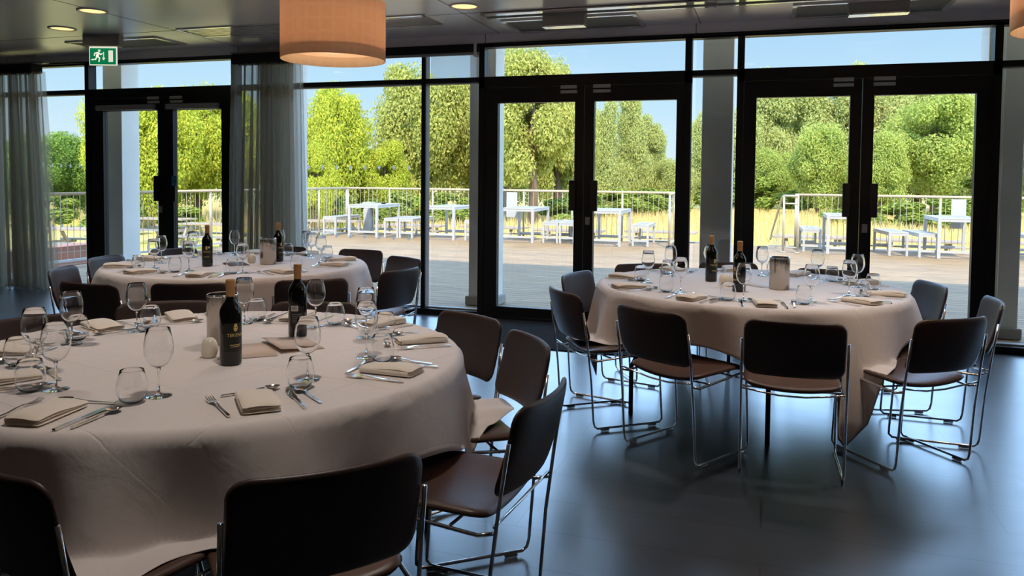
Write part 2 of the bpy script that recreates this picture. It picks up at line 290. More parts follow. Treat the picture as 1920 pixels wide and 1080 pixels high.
# ------------------------------------------------------------ mesh helpers
class MB:
    def __init__(s): s.v = []; s.f = []; s.uv = None
    def add(s, vs, fs):
        o = len(s.v); s.v += [tuple(p) for p in vs]; s.f += [tuple(i+o for i in f) for f in fs]; return s
    def box(s, c, d, rz=0, taper=None):
        x, y, z = d[0]/2, d[1]/2, d[2]/2; cs, sn = math.cos(rz), math.sin(rz)
        vs = []
        for k in (-1, 1):
            for (i, j) in ((-1, -1), (1, -1), (1, 1), (-1, 1)):
                px, py = i*x, j*y
                vs.append((c[0]+px*cs-py*sn, c[1]+px*sn+py*cs, c[2]+k*z))
        return s.add(vs, [(3, 2, 1, 0), (4, 5, 6, 7), (0, 1, 5, 4), (1, 2, 6, 5), (2, 3, 7, 6), (3, 0, 4, 7)])
    def span(s, a, b):
        return s.box([(a[i]+b[i])/2 for i in range(3)], [abs(b[i]-a[i]) for i in range(3)])
    def tube(s, pts, r, n=8, caps=True):
        pts = [Vector(p) for p in pts]; rings = []
        for i, p in enumerate(pts):
            t = (pts[min(i+1, len(pts)-1)]-pts[max(i-1, 0)]).normalized()
            if i == 0:
                u = t.orthogonal().normalized()
            else:
                u = (u-t*u.dot(t)).normalized()
            v = t.cross(u); rr = r[i] if isinstance(r, (list, tuple)) else r
            rings.append([p+rr*(math.cos(2*PI*k/n)*u+math.sin(2*PI*k/n)*v) for k in range(n)])
        vs = [q for ring in rings for q in ring]; fs = []
        for i in range(len(pts)-1):
            for k in range(n):
                fs.append((i*n+k, i*n+(k+1) % n, (i+1)*n+(k+1) % n, (i+1)*n+k))
        if caps:
            fs.append(tuple(range(n-1, -1, -1))); fs.append(tuple((len(pts)-1)*n+k for k in range(n)))
        return s.add(vs, fs)
    def lathe(s, prof, n=24, c=(0, 0, 0)):
        vs = []; fs = []; idx = []
        for (r, z) in prof:
            if r < 1e-6:
                idx.append([len(vs)]); vs.append((c[0], c[1], c[2]+z))
            else:
                idx.append(list(range(len(vs), len(vs)+n))); vs += [(c[0]+r*math.cos(2*PI*k/n), c[1]+r*math.sin(2*PI*k/n), c[2]+z) for k in range(n)]
        for a, b in zip(idx, idx[1:]):
            for k in range(n):
                k2 = (k+1) % n
                if len(a) == 1 and len(b) == 1: continue
                if len(a) == 1: fs.append((a[0], b[k2], b[k]))
                elif len(b) == 1: fs.append((a[k], a[k2], b[0]))
                else: fs.append((a[k], a[k2], b[k2], b[k]))
        return s.add(vs, fs)
    def loft(s, secs):
        """secs: list of (y, z, halfwidth, halfthick[, x]) -> bar of rectangular section along y"""
        vs = []; fs = []
        for q in secs:
            y, z, hw, ht = q[:4]; x = q[4] if len(q) > 4 else 0
            vs += [(x-hw, y, z-ht), (x+hw, y, z-ht), (x+hw, y, z+ht), (x-hw, y, z+ht)]
        for i in range(len(secs)-1):
            for k in range(4):
                fs.append((4*i+k, 4*i+(k+1) % 4, 4*i+4+(k+1) % 4, 4*i+4+k))
        m = len(secs)-1
        fs += [(3, 2, 1, 0), (4*m, 4*m+1, 4*m+2, 4*m+3)]
        return s.add(vs, fs)
    def prism(s, poly, y0, y1):
        """poly in x,z extruded along y"""
        n = len(poly)
        vs = [(p[0], y0, p[1]) for p in poly]+[(p[0], y1, p[1]) for p in poly]
        fs = [tuple(range(n)), tuple(range(2*n-1, n-1, -1))]+[(k, k+n, (k+1) % n+n, (k+1) % n) for k in range(n)]
        return s.add(vs, fs)
    def slab(s, W, L, T, rad, fn, n=14, edge=10):
        """rounded rectangle plate W x L (x,y), thickness T, fn(x,y)->(x,y,z) maps the mid-surface"""
        vs = []; fs = []
        def rr(u, v):
            m = max(abs(u), abs(v))
            if m < 1e-9: return 0, 0
            bu, bv = u/m*W/2, v/m*L/2
            iu = max(-(W/2-rad), min(W/2-rad, bu)); iv = max(-(L/2-rad), min(L/2-rad, bv))
            d = math.hypot(bu-iu, bv-iv)
            if d > 0: bu, bv = iu+rad*(bu-iu)/d, iv+rad*(bv-iv)/d
            return bu*m, bv*m
        N = n+1
        def knot(i):
            t = i/n*2-1
            return math.copysign(1-(1-abs(t))**1.6, t)
        for side in (1, -1):
            for i in range(N):
                for j in range(N):
                    u, v = knot(i), knot(j)
                    x, y = rr(u, v); t = T/2*math.sqrt(max(0, 1-max(abs(u), abs(v))**edge))
                    p = fn(x, y); nx = Vector(fn(x+.002, y))-Vector(fn(x-.002, y)); ny = Vector(fn(x, y+.002))-Vector(fn(x, y-.002))
                    nn = nx.cross(ny).normalized()
                    q = Vector(p)+nn*t*side
                    vs.append(q)
        for side in (0, 1):
            o = side*N*N
            for i in range(n):
                for j in range(n):
                    f = (o+i*N+j, o+(i+1)*N+j, o+(i+1)*N+j+1, o+i*N+j+1)
                    fs.append(f if side == 0 else f[::-1])
        # merge rims (both sides coincide there): reuse first side indices
        rim = {}
        for i in range(N):
            for j in range(N):
                if i in (0, n) or j in (0, n): rim[N*N+i*N+j] = i*N+j
        fs = [tuple(rim.get(k, k) for k in f) for f in fs]
        return s.add(vs, fs)
    def mesh(s, name, m=None, smooth=False):
        me = bpy.data.meshes.new(name); me.from_pydata(s.v, [], s.f)
        if m: me.materials.append(MATS[m])
        if smooth:
            me.shade_smooth() if smooth is True else None
            if smooth is not True:
                me.shade_smooth(); 
                try: me.set_sharp_from_angle(angle=math.radians(smooth))
                except Exception: pass
        me.update(); return me
    def build(s, name, m, parent=None, smooth=False, loc=None, bevel=0):
        o = bpy.data.objects.new(name, s.mesh(name, m, smooth)); COL.objects.link(o)
        if parent: o.parent = parent
        if loc: o.location = loc
        if bevel:
            b = o.modifiers.new('bevel', 'BEVEL'); b.width = bevel; b.segments = 2; b.limit_method = 'ANGLE'
        return o
def B(): return MB()
def tag(o, label, cat, group=None):
    o['label'] = label; o['category'] = cat
    if group: o['group'] = group
    return o
def thing(name, label, cat, loc=(0, 0, 0), rz=0, group=None):
    o = bpy.data.objects.new(name, None); COL.objects.link(o); o.location = loc; o.rotation_euler = (0, 0, rz); o.empty_display_size = .1
    return tag(o, label, cat, group)
def struct(o):
    o['kind'] = 'structure'; return o
def struct_empty(name, loc=(0, 0, 0)):
    o = bpy.data.objects.new(name, None); COL.objects.link(o); o.location = loc; return struct(o)
def kids(o): return [c for c in bpy.data.objects if c.parent == o]
KID = {}
def copy_tree(o, parent=None):
    c = o.copy(); COL.objects.link(c)
    if parent: c.parent = parent; c.matrix_parent_inverse = o.matrix_parent_inverse
    if o.name not in KID: KID[o.name] = kids(o)
    for ch in KID[o.name]: copy_tree(ch, c)
    return c
class Proto:
    """first use returns the prototype itself, later uses copies of it and its parts"""
    def __init__(s, root): s.root = root; s.used = False
    def put(s, loc, rz, label, group=None, scale=None):
        o = s.root if not s.used else copy_tree(s.root)
        if not s.used:
            s.used = True
            for r in [s.root]+list(kids(s.root)): KID[r.name] = kids(r)
        o.location = loc; o.rotation_euler = (0, 0, rz); o['label'] = label
        if group: o['group'] = group
        if scale: o.scale = scale
        return o
def text_mesh(txt, size, font_ext=.0, align='CENTER'):
    cu = bpy.data.curves.new('lettering', 'FONT'); cu.body = txt; cu.size = size; cu.align_x = align; cu.align_y = 'CENTER'; cu.extrude = font_ext; cu.resolution_u = 3
    o = bpy.data.objects.new('lettering', cu); COL.objects.link(o)
    dg = bpy.context.evaluated_depsgraph_get(); me = bpy.data.meshes.new_from_object(o.evaluated_get(dg))
    bpy.data.objects.remove(o); bpy.data.curves.remove(cu)
    return me

# ------------------------------------------------------------ room shell
XL, XR, YB, YW, ZC = -10.6, 5.2, -3.6, 7.43, 2.83
struct(B().span((XL, YB, -.12), (XR, YW+.12, 0)).build('floor', 'floor_vinyl'))
def ceiling():
    b = B().span((XL, YB, ZC), (XR, YW-.03, ZC+.12)); o = struct(b.build('ceiling', 'ceiling_paint'))
    for x in (-8.6, -5.6, -2.55, -.62, 2.4):     # panel joints across and along
        struct(B().span((x-.003, 3.0, ZC-.0015), (x+.003, YW-.03, ZC+.01)).build('seam', 'grille_dark', o))
    for y in (3.2, 6.42):
        struct(B().span((XL, y-.003, ZC-.0015), (XR, y+.003, ZC+.01)).build('seam', 'grille_dark', o))
ceiling()
struct(B().span((XL-.15, YB, 0), (XL, YW, 3.1)).build('wall_left', 'wall_paint'))
struct(B().span((XR, YB, 0), (XR+.15, YW, 3.1)).build('wall_right', 'wall_paint'))
struct(B().span((XL-.15, YB-.15, 0), (XR+.15, YB, 3.1)).build('wall_back', 'wall_paint'))
f = struct(B().span((XL, YW-.035, 2.735), (XR, YW+.16, 3.12)).build('wall_front', 'fascia_paint'))
for x in (-9.0, -5.6, -2.70, -.66, 1.84):
    B().span((x-.003, YW-.037, 2.735), (x+.003, YW-.03, ZC)).build('seam', 'grille_dark', f)
struct(B().span((XL, YW-.05, 2.722), (XR, YW+.03, 2.737)).build('trim_1', 'black_frame'))
struct(B().span((XL-.2, YB-.2, 3.12), (XR+3.0, 8.45, 3.42)).span((XL-.2, 8.25, 3.42), (XR+3.0, 8.45, 4.17)).build('roof', 'white_paint'))
struct(B().span((XL-.15, YW, 0), (-9.32, YW+.16, 2.735)).build('wall_front_end', 'wall_paint'))

# glazed wall -----------------------------------------------------------
Y0, Y1, YG = YW, YW+.105, YW+.075          # inner face, outer face, glass plane
ZT0, ZT1, ZH = 2.354, 2.411, 2.722
def mullion(b, b2, x, wdt=.046, z0=0, z1=ZH):
    b.span((x-wdt/2, Y0-.004, z0), (x+wdt/2, Y0+.016, z1)); b2.span((x-wdt/2, Y0+.016, z0), (x+wdt/2, Y1, z1))
def window(name, x0, x1, dots=None, left=True, right=True):
    r = struct_empty(name, ((x0+x1)/2, Y0, 0)); cx = (x0+x1)/2
    b, b2 = B(), B()
    if left: mullion(b, b2, x0+.023)
    if right: mullion(b, b2, x1-.023)
    b.span((x0, Y0-.002, ZT0+.012), (x1, Y0+.02, ZT1)); b2.span((x0, Y0+.02, ZT0), (x1, Y1, ZT1-.005))
    b.span((x0, Y0-.002, ZH-.02), (x1, Y1, ZH+.01)); b.span((x0, Y0-.03, 0), (x1, Y0+.03, .055)); b2.span((x0, Y0+.03, 0), (x1, Y1, .07))
    for bb, mm, nm in ((b, 'black_frame', 'window_frame'), (b2, 'grey_frame', 'outer_frame')):
        for i, p in enumerate(bb.v): bb.v[i] = (p[0]-cx, p[1]-Y0, p[2])
        bb.build(nm, mm, r)
    for (za, zb, nm) in ((.07, ZT0, 'pane'), (ZT1, ZH-.02, 'transom_pane')):
        B().span((x0+.04-cx, YG-Y0-.003, za), (x1-.04-cx, YG-Y0+.003, zb)).build(nm, 'window_glass', r)
    if dots:
        g = B()
        for x in dots:
            g.prism([(x-cx-.019, 1.503), (x-cx, 1.528), (x-cx+.019, 1.503), (x-cx, 1.478)], YG-Y0-.0045, YG-Y0-.0035)
            g.prism([(x-cx-.019, .765), (x-cx, .79), (x-cx+.019, .765), (x-cx, .74)], YG-Y0-.0045, YG-Y0-.0035)
        g.build('marking_dots', 'film_white', r)
    return r
window('window_1', -9.32, -7.80, [-8.85+.145*k for k in range(8)], True, False)
window('window_2', -5.66, -5.30, None, False, True)
window('window_3', -5.30, -3.358, [-5.12+.171*k for k in range(11)], True, True)
window('window_4', -3.36, -2.770, None, False, False)
window('window_5', -.700, -.290, None, False, False)
window('window_6', 1.80, 2.30, None, False, True)
window('window_7', 2.30, 5.2, None, False, True)

def door(name, x0, x1, ms, gl, gr, closers=False, hand=(1.098, 1.392)):
    """x0..x1 outer frame; ms = meeting-stile span; gl/gr glass spans"""
    r = struct_empty(name, ((x0+x1)/2, Y0, 0)); cx = (x0+x1)/2
    T = lambda bb: [bb.v.__setitem__(i, (p[0]-cx, p[1]-Y0, p[2])) for i, p in enumerate(bb.v)]
    b = B()
    b.span((x0, Y0-.012, 0), (x0+.06, Y1, ZH)); b.span((x1-.06, Y0-.012, 0), (x1, Y1, ZH))
    b.span((x0, Y0-.012, 2.30), (x1, Y1, ZT1)); b.span((x0, Y0-.012, ZH-.02), (x1, Y1, ZH+.01)); b.span((x0, Y0-.02, 0), (x1, Y1, .022))
    T(b); b.build('door_frame', 'black_frame', r)
    t = B().span((x0+.06, YG-.003, ZT1), (x1-.06, YG+.003, ZH-.02)); T(t); t.build('transom_pane', 'window_glass', r)
    mid = (ms[0]+ms[1])/2
    for k, (xa, xb, ga, gb) in enumerate(((x0+.062, mid-.003, gl[0], gl[1]), (mid+.003, x1-.062, gr[0], gr[1]))):
        lf = B()
        lf.span((xa, Y0, .026), (ga, Y0+.07, 2.296)); lf.span((gb, Y0, .026), (xb, Y0+.07, 2.296))
        lf.span((ga, Y0, 2.150), (gb, Y0+.07, 2.296)); lf.span((ga, Y0, .026), (gb, Y0+.07, .121))
        T(lf); L = lf.build('door_leaf', 'black_frame', r)
        g = B().span((ga, Y0+.03, .121), (gb, Y0+.036, 2.150)); T(g); g.build('door_pane', 'window_glass', L)
        # push plate over the stile edge
        hx = (ms[0]-.045, ms[0]+.02) if k == 0 else (ms[1]-.02, ms[1]+.045)
        h = B().span((hx[0], Y0-.03, hand[0]), (hx[1], Y0-.004, hand[1])); T(h); h.build('push_plate', 'black_steel', L, bevel=.006)
        cxx = (mid-.235, mid-.072) if k == 0 else (mid+.085, mid+.255)
        c = B().span((cxx[0], Y0-.022, 2.228), (cxx[1], Y0-.001, 2.258)); T(c); c.build('door_contact', 'contact_grey', L, bevel=.003)
        c = B().span((cxx[0], Y0-.026, 2.272), (cxx[1], Y0-.013, 2.306)); T(c); c.build('frame_contact', 'contact_grey', r, bevel=.003)
        if closers:
            c = B().span((ga-.06, Y0-.055, 2.155), (gb-.02, Y0-.001, 2.215)); T(c); c.build('door_closer', 'silver_paint', L, bevel=.006)
        if k == 1 or closers:
            kx = ms[1]-.05 if not closers else ms[0]+.035
            if not (closers and k == 1):
                c = B().span((kx-.022, Y0-.014, .965), (kx+.022, Y0-.001, 1.04)); T(c); c.build('lock_switch', 'sign_grey', L, bevel=.003)
    return r
d1 = door('door_1', -7.80, -5.66, (-6.74, -6.525), (-7.54, -6.74), (-6.525, -5.86), True)
d2 = door('door_2', -2.775, -.695, (-1.790, -1.602), (-2.577, -1.790), (-1.602, -.826))
d3 = door('door_3', -.292, 1.800, (.656, .847), (-.121, .656), (.847, 1.624))
# blue "push to open" label on the left doors' plate
pl = [o for o in bpy.data.objects if o.name.startswith('push_plate') and o.parent and o.parent.parent == d1]
def push_label():
    L = pl[1]; cx = (-7.80-5.66)/2; x = -6.487-cx
    bk = B().span((x-.035, -.0325, 1.275), (x+.035, -.0305, 1.39)).build('push_label', 'blue_label', L.parent)
    for t, z, s in (('Push', 1.365, .030), ('to', 1.333, .026), ('Open', 1.300, .030)):
        me = text_mesh(t, s); me.transform(Matrix.Rotation(PI/2, 4, 'X')); me.transform(Matrix.Translation((x, -.0332, z)))
        me.materials.append(MATS['label_white'])
        o = bpy.data.objects.new('lettering', me); COL.objects.link(o); o.parent = L.parent
push_label()

# roller blind over the clear pane beside the middle doors
t = thing('roller_blind', 'black roller blind cassette above the pane left of the middle doors', 'blind', (-3.9, YW-.05, 2.65))
B().box((0, 0, .038), (2.28, .07, .075)).build('cassette', 'black_frame', t, bevel=.006)
B().box((0, -.005, -.012), (2.28, .025, .024)).build('bottom_bar', 'sign_grey', t)
B().box((1.11, 0, .02), (.03, .075, .125)).build('end_bracket', 'white_paint', t)
t = thing('blind_screen', 'short grey mesh blind over the small top pane beside middle doors', 'blind', (-3.06, YW+.02, 2.411))
B().box((0, 0, .13), (.50, .003, .26)).build('mesh_fabric', 'blind_mesh', t)

# door mat
tag(B().span((-2.72, 6.2, .001), (-.7, 7.34, .009)).build('door_mat', 'panel_grey'), 'dark grey textured entrance mat in front of the middle doors', 'mat')
MATS['panel_dark'] = mat('mat_fibre', (.022, .023, .024), .95, spec=.1, bump=(300, 1.0))
bpy.data.objects['door_mat'].data.materials[0] = MATS['mat_fibre']

# ------------------------------------------------------------ ceiling fittings
def grille():
    t = thing('air_grille', 'long louvred air grille in the ceiling above the left half', 'vent', (-4.22, 6.57, ZC))
    fr = B(); x, y = 1.32, .20
    fr.box((0, -y, -.004), (2*x, .03, .012)).box((0, y, -.004), (2*x, .03, .012)).box((-x, 0, -.004), (.03, 2*y, .012)).box((x, 0, -.004), (.03, 2*y, .012))
    fr.build('grille_frame', 'gloss_white', t)
    B().box((0, 0, .003), (2*x-.02, 2*y-.02, .004)).build('backing', 'grille_dark', t)
    for k in range(9):
        B().box((0, -y+.04+k*.04, -.003), (2*x-.03, .016, .006)).build('louvre', 'gloss_white', t)
grille()
def diffuser(x0, x1, y0, y1, label):
    t = thing('ceiling_diffuser', label, 'vent', ((x0+x1)/2, (y0+y1)/2, ZC), 0, 'square diffusers by the windows')
    x, y = (x1-x0)/2, (y1-y0)/2
    f = B()
    f.box((0, -y, -.006), (2*x+.03, .035, .018)).box((0, y, -.006), (2*x+.03, .035, .018)).box((-x, 0, -.006), (.035, 2*y, .018)).box((x, 0, -.006), (.035, 2*y, .018))
    f.build('diffuser_frame', 'gloss_white', t)
    B().box((0, 0, -.002), (2*x-.03, 2*y-.03, .006)).build('perforated_panel', 'panel_grey', t)
diffuser(-7.24, -6.07, 6.66, 7.1, 'square perforated ceiling panel behind the green exit sign')
diffuser(-2.32, -1.13, 6.80, 7.36, 'square perforated ceiling panel above the middle doors')
diffuser(.17, 1.33, 6.80, 7.34, 'square perforated ceiling panel above the right-hand doors')
def hung_box(x, y, wd, h, label):
    t = thing('ceiling_box', label, 'ceiling box', (x, y, ZC-h), 0, 'grey boxes hung from the ceiling')
    B().box((0, 0, h/2+.006), (wd, .10, h-.012)).build('casing', 'sign_grey', t, bevel=.004)
    B().box((0, -.01, .006), (wd*.98, .11, .012)).build('lower_lip', 'gloss_white', t)
    for sx in (-.45, .45): B().tube([(sx*wd, -.068, .006), (sx*wd, -.062, .006)], .005).build('screw', 'black_steel', t, True)
hung_box(-1.69, 6.60, .37, .13, 'grey box hung from the ceiling above the middle doors')
hung_box(.79, 6.85, .44, .11, 'grey box hung from the ceiling above the right-hand doors')
def track():
    t = thing('lighting_track', 'pale recessed lighting track running along the ceiling to the right', 'track', (.85, 6.56, ZC-.0075))
    B().box((0, -.085, -.004), (6.5, .09, .010)).build('light_strip', 'gloss_white', t)
    B().box((0, 0, -.001), (6.5, .07, .006)).build('slot', 'grille_dark', t)
    B().box((0, .06, -.005), (6.5, .03, .014)).build('edge_bead', 'gloss_white', t)
track()
t = thing('track_clip', 'small dark sensor clipped to the ceiling track', 'sensor', (-.47, 6.55, ZC))
B().box((0, 0, -.02), (.10, .05, .028)).build('clip_body', 'sign_grey', t, bevel=.004)
for s in (-.035, .035): B().box((s, -.02, -.038), (.02, .02, .014)).build('clip_foot', 'label_white', t)

def exit_sign():
    t = thing('exit_sign', 'green running man exit sign hanging below a grey ceiling box', 'sign', (-6.53, 6.45, 2.53), math.radians(18))
    B().box((0, 0, .245), (.37, .11, .11)).build('casing', 'sign_grey', t, bevel=.005)
    B().box((0, -.005, .185), (.34, .10, .012)).build('lower_lip', 'gloss_white', t)
    B().box((0, 0, .085), (.285, .014, .185)).build('border', 'sign_white', t, bevel=.002)
    gp = B().box((0, -.0085, .085), (.265, .004, .165)).build('green_panel', 'sign_green', t)
    man = B(); Y = (-.0125, -.0110)
    circ = lambda x, z, r: [(x+r*math.cos(a*PI/8), z+r*math.sin(a*PI/8)) for a in range(16)]
    def limb(pts, wd):
        for (a, b_) in zip(pts, pts[1:]):
            dx, dz = b_[0]-a[0], b_[1]-a[1]; L = math.hypot(dx, dz); nx, nz = -dz/L*wd/2, dx/L*wd/2
            man.prism([(a[0]+nx, a[1]+nz), (b_[0]+nx, b_[1]+nz), (b_[0]-nx, b_[1]-nz), (a[0]-nx, a[1]-nz)], *Y)
            man.prism(circ(b_[0], b_[1], wd/2), *Y)
    man.prism(circ(-.036, .142, .0125), *Y)
    limb([(-.044, .124), (-.058, .085)], .028)                                  # trunk
    limb([(-.040, .120), (-.022, .102), (-.008, .112)], .011)                   # arm ahead
    limb([(-.046, .122), (-.080, .116), (-.088, .094)], .011)                   # arm behind
    limb([(-.056, .084), (-.034, .068), (-.040, .032)], .013)                   # leading leg
    limb([(-.060, .082), (-.074, .054), (-.112, .050)], .013)                   # trailing leg
    man.build('running_figure', 'sign_white', gp)
    B().prism([(.004, .13), (.012, .13), (.012, .07), (.026, .07), (.008, .042), (-.010, .07), (.004, .07)], *Y).build('arrow', 'sign_white', gp)
    B().prism([(.058, .028), (.104, .028), (.104, .145), (.058, .145)], *Y).build('door_symbol', 'sign_white', gp)
exit_sign()

def downlight_proto():
    t = thing('downlight', '', 'downlight')
    B().lathe([(.128, 0), (.128, -.006), (.108, -.010), (.104, .0)], 28).build('trim_ring', 'white_paint', t, True)
    B().lathe([(.104, -.002), (0, -.002)], 28).build('lamp_face', 'lamp_face', t, True)
    return Proto(t)
DL = downlight_proto()
def downlight(x, y, label, group):
    o = DL.put((x, y, ZC), 0, label, group)
    ld = bpy.data.lights.new('downlight_lamp', 'SPOT'); ld.energy = SPOT_W; ld.color = (1.0, .88, .79); ld.spot_size = math.radians(84); ld.spot_blend = .9; ld.shadow_soft_size = .09
    lo = bpy.data.objects.new('downlight_lamp', ld); COL.objects.link(lo); lo.parent = o; lo.location = (0, 0, -.03)
G = 'round recessed downlights in the ceiling'
downlight(-5.63, 5.45, 'round warm downlight, nearer of two left of the pendant', G)
downlight(-6.61, 6.03, 'round warm downlight above the green exit sign, further of two', G)
downlight(-2.43, 6.14, 'round warm downlight right of the big drum pendant', G)
for (x, y) in ((-3.9, 4.4), (-1.9, 3.6), (-3.2, 2.2), (-1.2, 1.9), (-.3, 4.9), (.9, 4.2), (-4.9, 3.2)):
    downlight(x, y, 'round warm downlight in the ceiling over the dining tables', 'downlights over the dining tables')

def pendant_proto():
    t = thing('pendant_lamp', '', 'pendant lamp')
    R, H = .31, .345
    B().lathe([(R, 0), (R, H), (R-.004, H), (R-.004, 0), (R, 0)], 64).build('drum_shade', 'shade_fabric', t, True)
    B().lathe([(0, .062), (R-.006, .062), (R-.006, .066), (0, .066)], 48).build('diffuser_disc', 'lamp_diffuser', t, True)
    fr = B()
    for k in range(3):
        a = k*2*PI/3; fr.tube([(0, 0, H-.03), (math.cos(a)*(R-.005), math.sin(a)*(R-.005), H-.01)], .003)
    fr.build('spider_frame', 'chrome', t)
    B().tube([(0, 0, H-.05), (0, 0, ZC-2.11)], .004).build('cord', 'white_paint', t)
    B().lathe([(.0, H-.14), (.03, H-.13), (.034, H-.10), (.02, H-.05), (0, H-.045)], 16).build('bulb', 'lamp_face', t, True)
    ld = bpy.data.lights.new('pendant_bulb', 'POINT'); ld.energy = 22; ld.color = (1.0, .72, .48); ld.shadow_soft_size = .05
    lo = bpy.data.objects.new('pendant_bulb', ld); COL.objects.link(lo); lo.parent = t; lo.location = (0, 0, .17)
    ld = bpy.data.lights.new('lower_fill_light', 'POINT'); ld.energy = 4.5; ld.color = (1.0, .66, .36); ld.shadow_soft_size = .04  # extra light added to brighten the shade's inside below the disc
    lo = bpy.data.objects.new('lower_fill_light', ld); COL.objects.link(lo); lo.parent = t; lo.location = (0, 0, .04)
    return Proto(t)
PD = pendant_proto()
PD.put((-2.51, 4.21, 2.11), .4, 'large beige drum pendant lamp hanging above the far left table', 'beige drum pendants')
PD.put((1.26, 3.80, 2.05), 0, 'beige drum pendant lamp cut by the right edge of the picture', 'beige drum pendants')

# ------------------------------------------------------------ curtains
def curtain(x0, x1, xt0, xt1, label, seed, ztop=2.70, yc=7.22, n=19):
    rn = random.Random(seed)
    t = thing('curtain', label, 'curtain', ((x0+x1)/2, yc, 0.012), 0, 'sheer grey floor-length curtains')
    cx = (x0+x1)/2
    ph = [rn.uniform(.7, 1.3) for _ in range(n*2)]; cum = [0]
    for q in ph: cum.append(cum[-1]+q)
    tot = cum[-1]
    def sheet(nm, fa, fb, amp, dy, nf):
        b = B(); NU, NV = nf*16, 26; k0 = rn.uniform(0, 6)
        for j in range(NV+1):
            v = j/NV; z = (ztop-.10)*(1-v)+.0*v
            xa = xt0*(1-v)+x0*v; xb = xt1*(1-v)+x1*v
            for i in range(NU+1):
                u = i/NU; s = fa+(fb-fa)*u
                wob = .35*math.sin(u*nf*1.7+k0)+.2*math.sin(u*nf*3.1+v*1.5)
                x = xa+(xb-xa)*(s+.012*math.sin(u*nf*2*PI+1.1)*(.5+v))
                y = dy+amp*(.55+.45*v)*math.sin(u*nf*2*PI+wob+.35*math.sin(v*3+k0))*(1+.4*math.sin(u*17+k0))
                b.v.append((x-cx, y, z))
        for j in range(NV):
            for i in range(NU):
                a = j*(NU+1)+i; b.f.append((a, a+1, a+NU+2, a+NU+1))
        return b.build(nm, 'sheer_curtain', t, True)
    sheet('curtain_panel', 0, 1, .05, 0, 8)
    sheet('curtain_panel', .10, .84, .05, .07, 8)
    sheet('curtain_panel', .24, .70, .05, .14, 6)
    xa, xb = xt0-cx, xt1-cx
    B().span((xa+.04*(xb-xa), -.06, ztop-.11), (xb-.16*(xb-xa), .12, ztop)).build('heading_tape', 'heading_black', t, bevel=.02)
    B().span((xa, -.015, ztop), (xb, .07, ztop+.022)).build('curtain_track', 'sign_grey', t)
curtain(-9.15, -8.03, -9.15, -8.20, 'sheer grey curtain at the far left end of the window wall', 3)
curtain(-5.64, -4.60, -5.56, -4.66, 'sheer grey curtain gathered between left doors and the dotted pane', 5)

# ------------------------------------------------------------ outside: columns, deck, rails
for i, (x, lab) in enumerate(((-8.07, ''), (-5.52, ''), (-2.985, ''), (-.50, ''), (2.005, ''))):
    c = struct_empty('column', (x, 8.25, 0)); 
    B().box((0, 0, 1.58), (.30, .30, 3.08)).build('shaft', 'column_paint', c, bevel=.008)
    B().box((0, 0, .05), (.36, .36, .10)).build('plinth', 'concrete', c, bevel=.01)
struct(B().span((-10.1, YW+.12, -.06), (9, 17.65, -.005)).build('deck', 'deck_boards'))
struct(B().span((-10.1, 17.60, -.7), (9, 17.66, -.006)).build('deck_skirt', 'weathered_wood'))
struct(B().span((-120, -30, -.75), (120, 160, -.7)).build('field_ground', 'field_grass'))

def rail(name, label, p0, p1, posts, zt=1.1, z0=0.0, spacing=.115, cat='railing', bottom='rail_steel'):
    p0, p1 = Vector((*p0, 0)), Vector((*p1, 0)); L = (p1-p0).length; a = math.atan2(p1.y-p0.y, p1.x-p0.x)
    t = thing(name, label, cat, (p0.x, p0.y, z0), a)
    B().tube([(-.02, 0, zt), (L+.02, 0, zt)], .026, 10).build('handrail', 'rail_wood', t, True)
    B().box((L/2, 0, zt-.12), (L, .012, .03)).build('upper_rail', 'rail_steel', t) if False else None
    B().box((L/2, 0, .09), (L, .05, .035)).build('bottom_rail', bottom, t)
    me = None
    for k in range(posts):
        x = L*k/(posts-1)
        if me is None:
            o = B().tube([(0, 0, 0), (0, 0, zt-.02)], .022, 10).build('post', 'rail_steel', t, True); me = o.data
        else:
            o = bpy.data.objects.new('post', me); COL.objects.link(o); o.parent = t
        o.location = (x, 0, 0)
    nb = int(L/spacing); bm = None; rest = B()
    for k in range(1, nb):
        x = L*k/nb
        if k <= 99:
            if bm is None:
                o = B().tube([(0, 0, .1), (0, 0, zt-.015)], .0055, 6, False).build('baluster', 'rail_steel', t); bm = o.data
            else:
                o = bpy.data.objects.new('baluster', bm); COL.objects.link(o); o.parent = t
            o.location = (x, 0, 0)
        else: rest.tube([(x, 0, .1), (x, 0, zt-.015)], .0055, 6, False)
    if rest.v: rest.build('far_balusters', 'rail_steel', t)['kind'] = 'stuff'
    return t
rail('deck_railing', 'steel railing along the far edge of the deck behind left tables', (-10.02, 17.5), (-1.95, 17.5), 8)
rail('deck_railing', 'steel railing along the left side of the deck towards the building', (-10.02, 8.6), (-10.02, 17.42), 8, bottom='white_metal')
rail('deck_railing', 'steel railing along the far deck edge behind the right tables', (.55, 17.5), (7.3, 17.5), 6)
rail('deck_railing', 'short railing return at the left side of the steps', (-1.90, 16.15), (-1.90, 17.42), 2, spacing=.2)
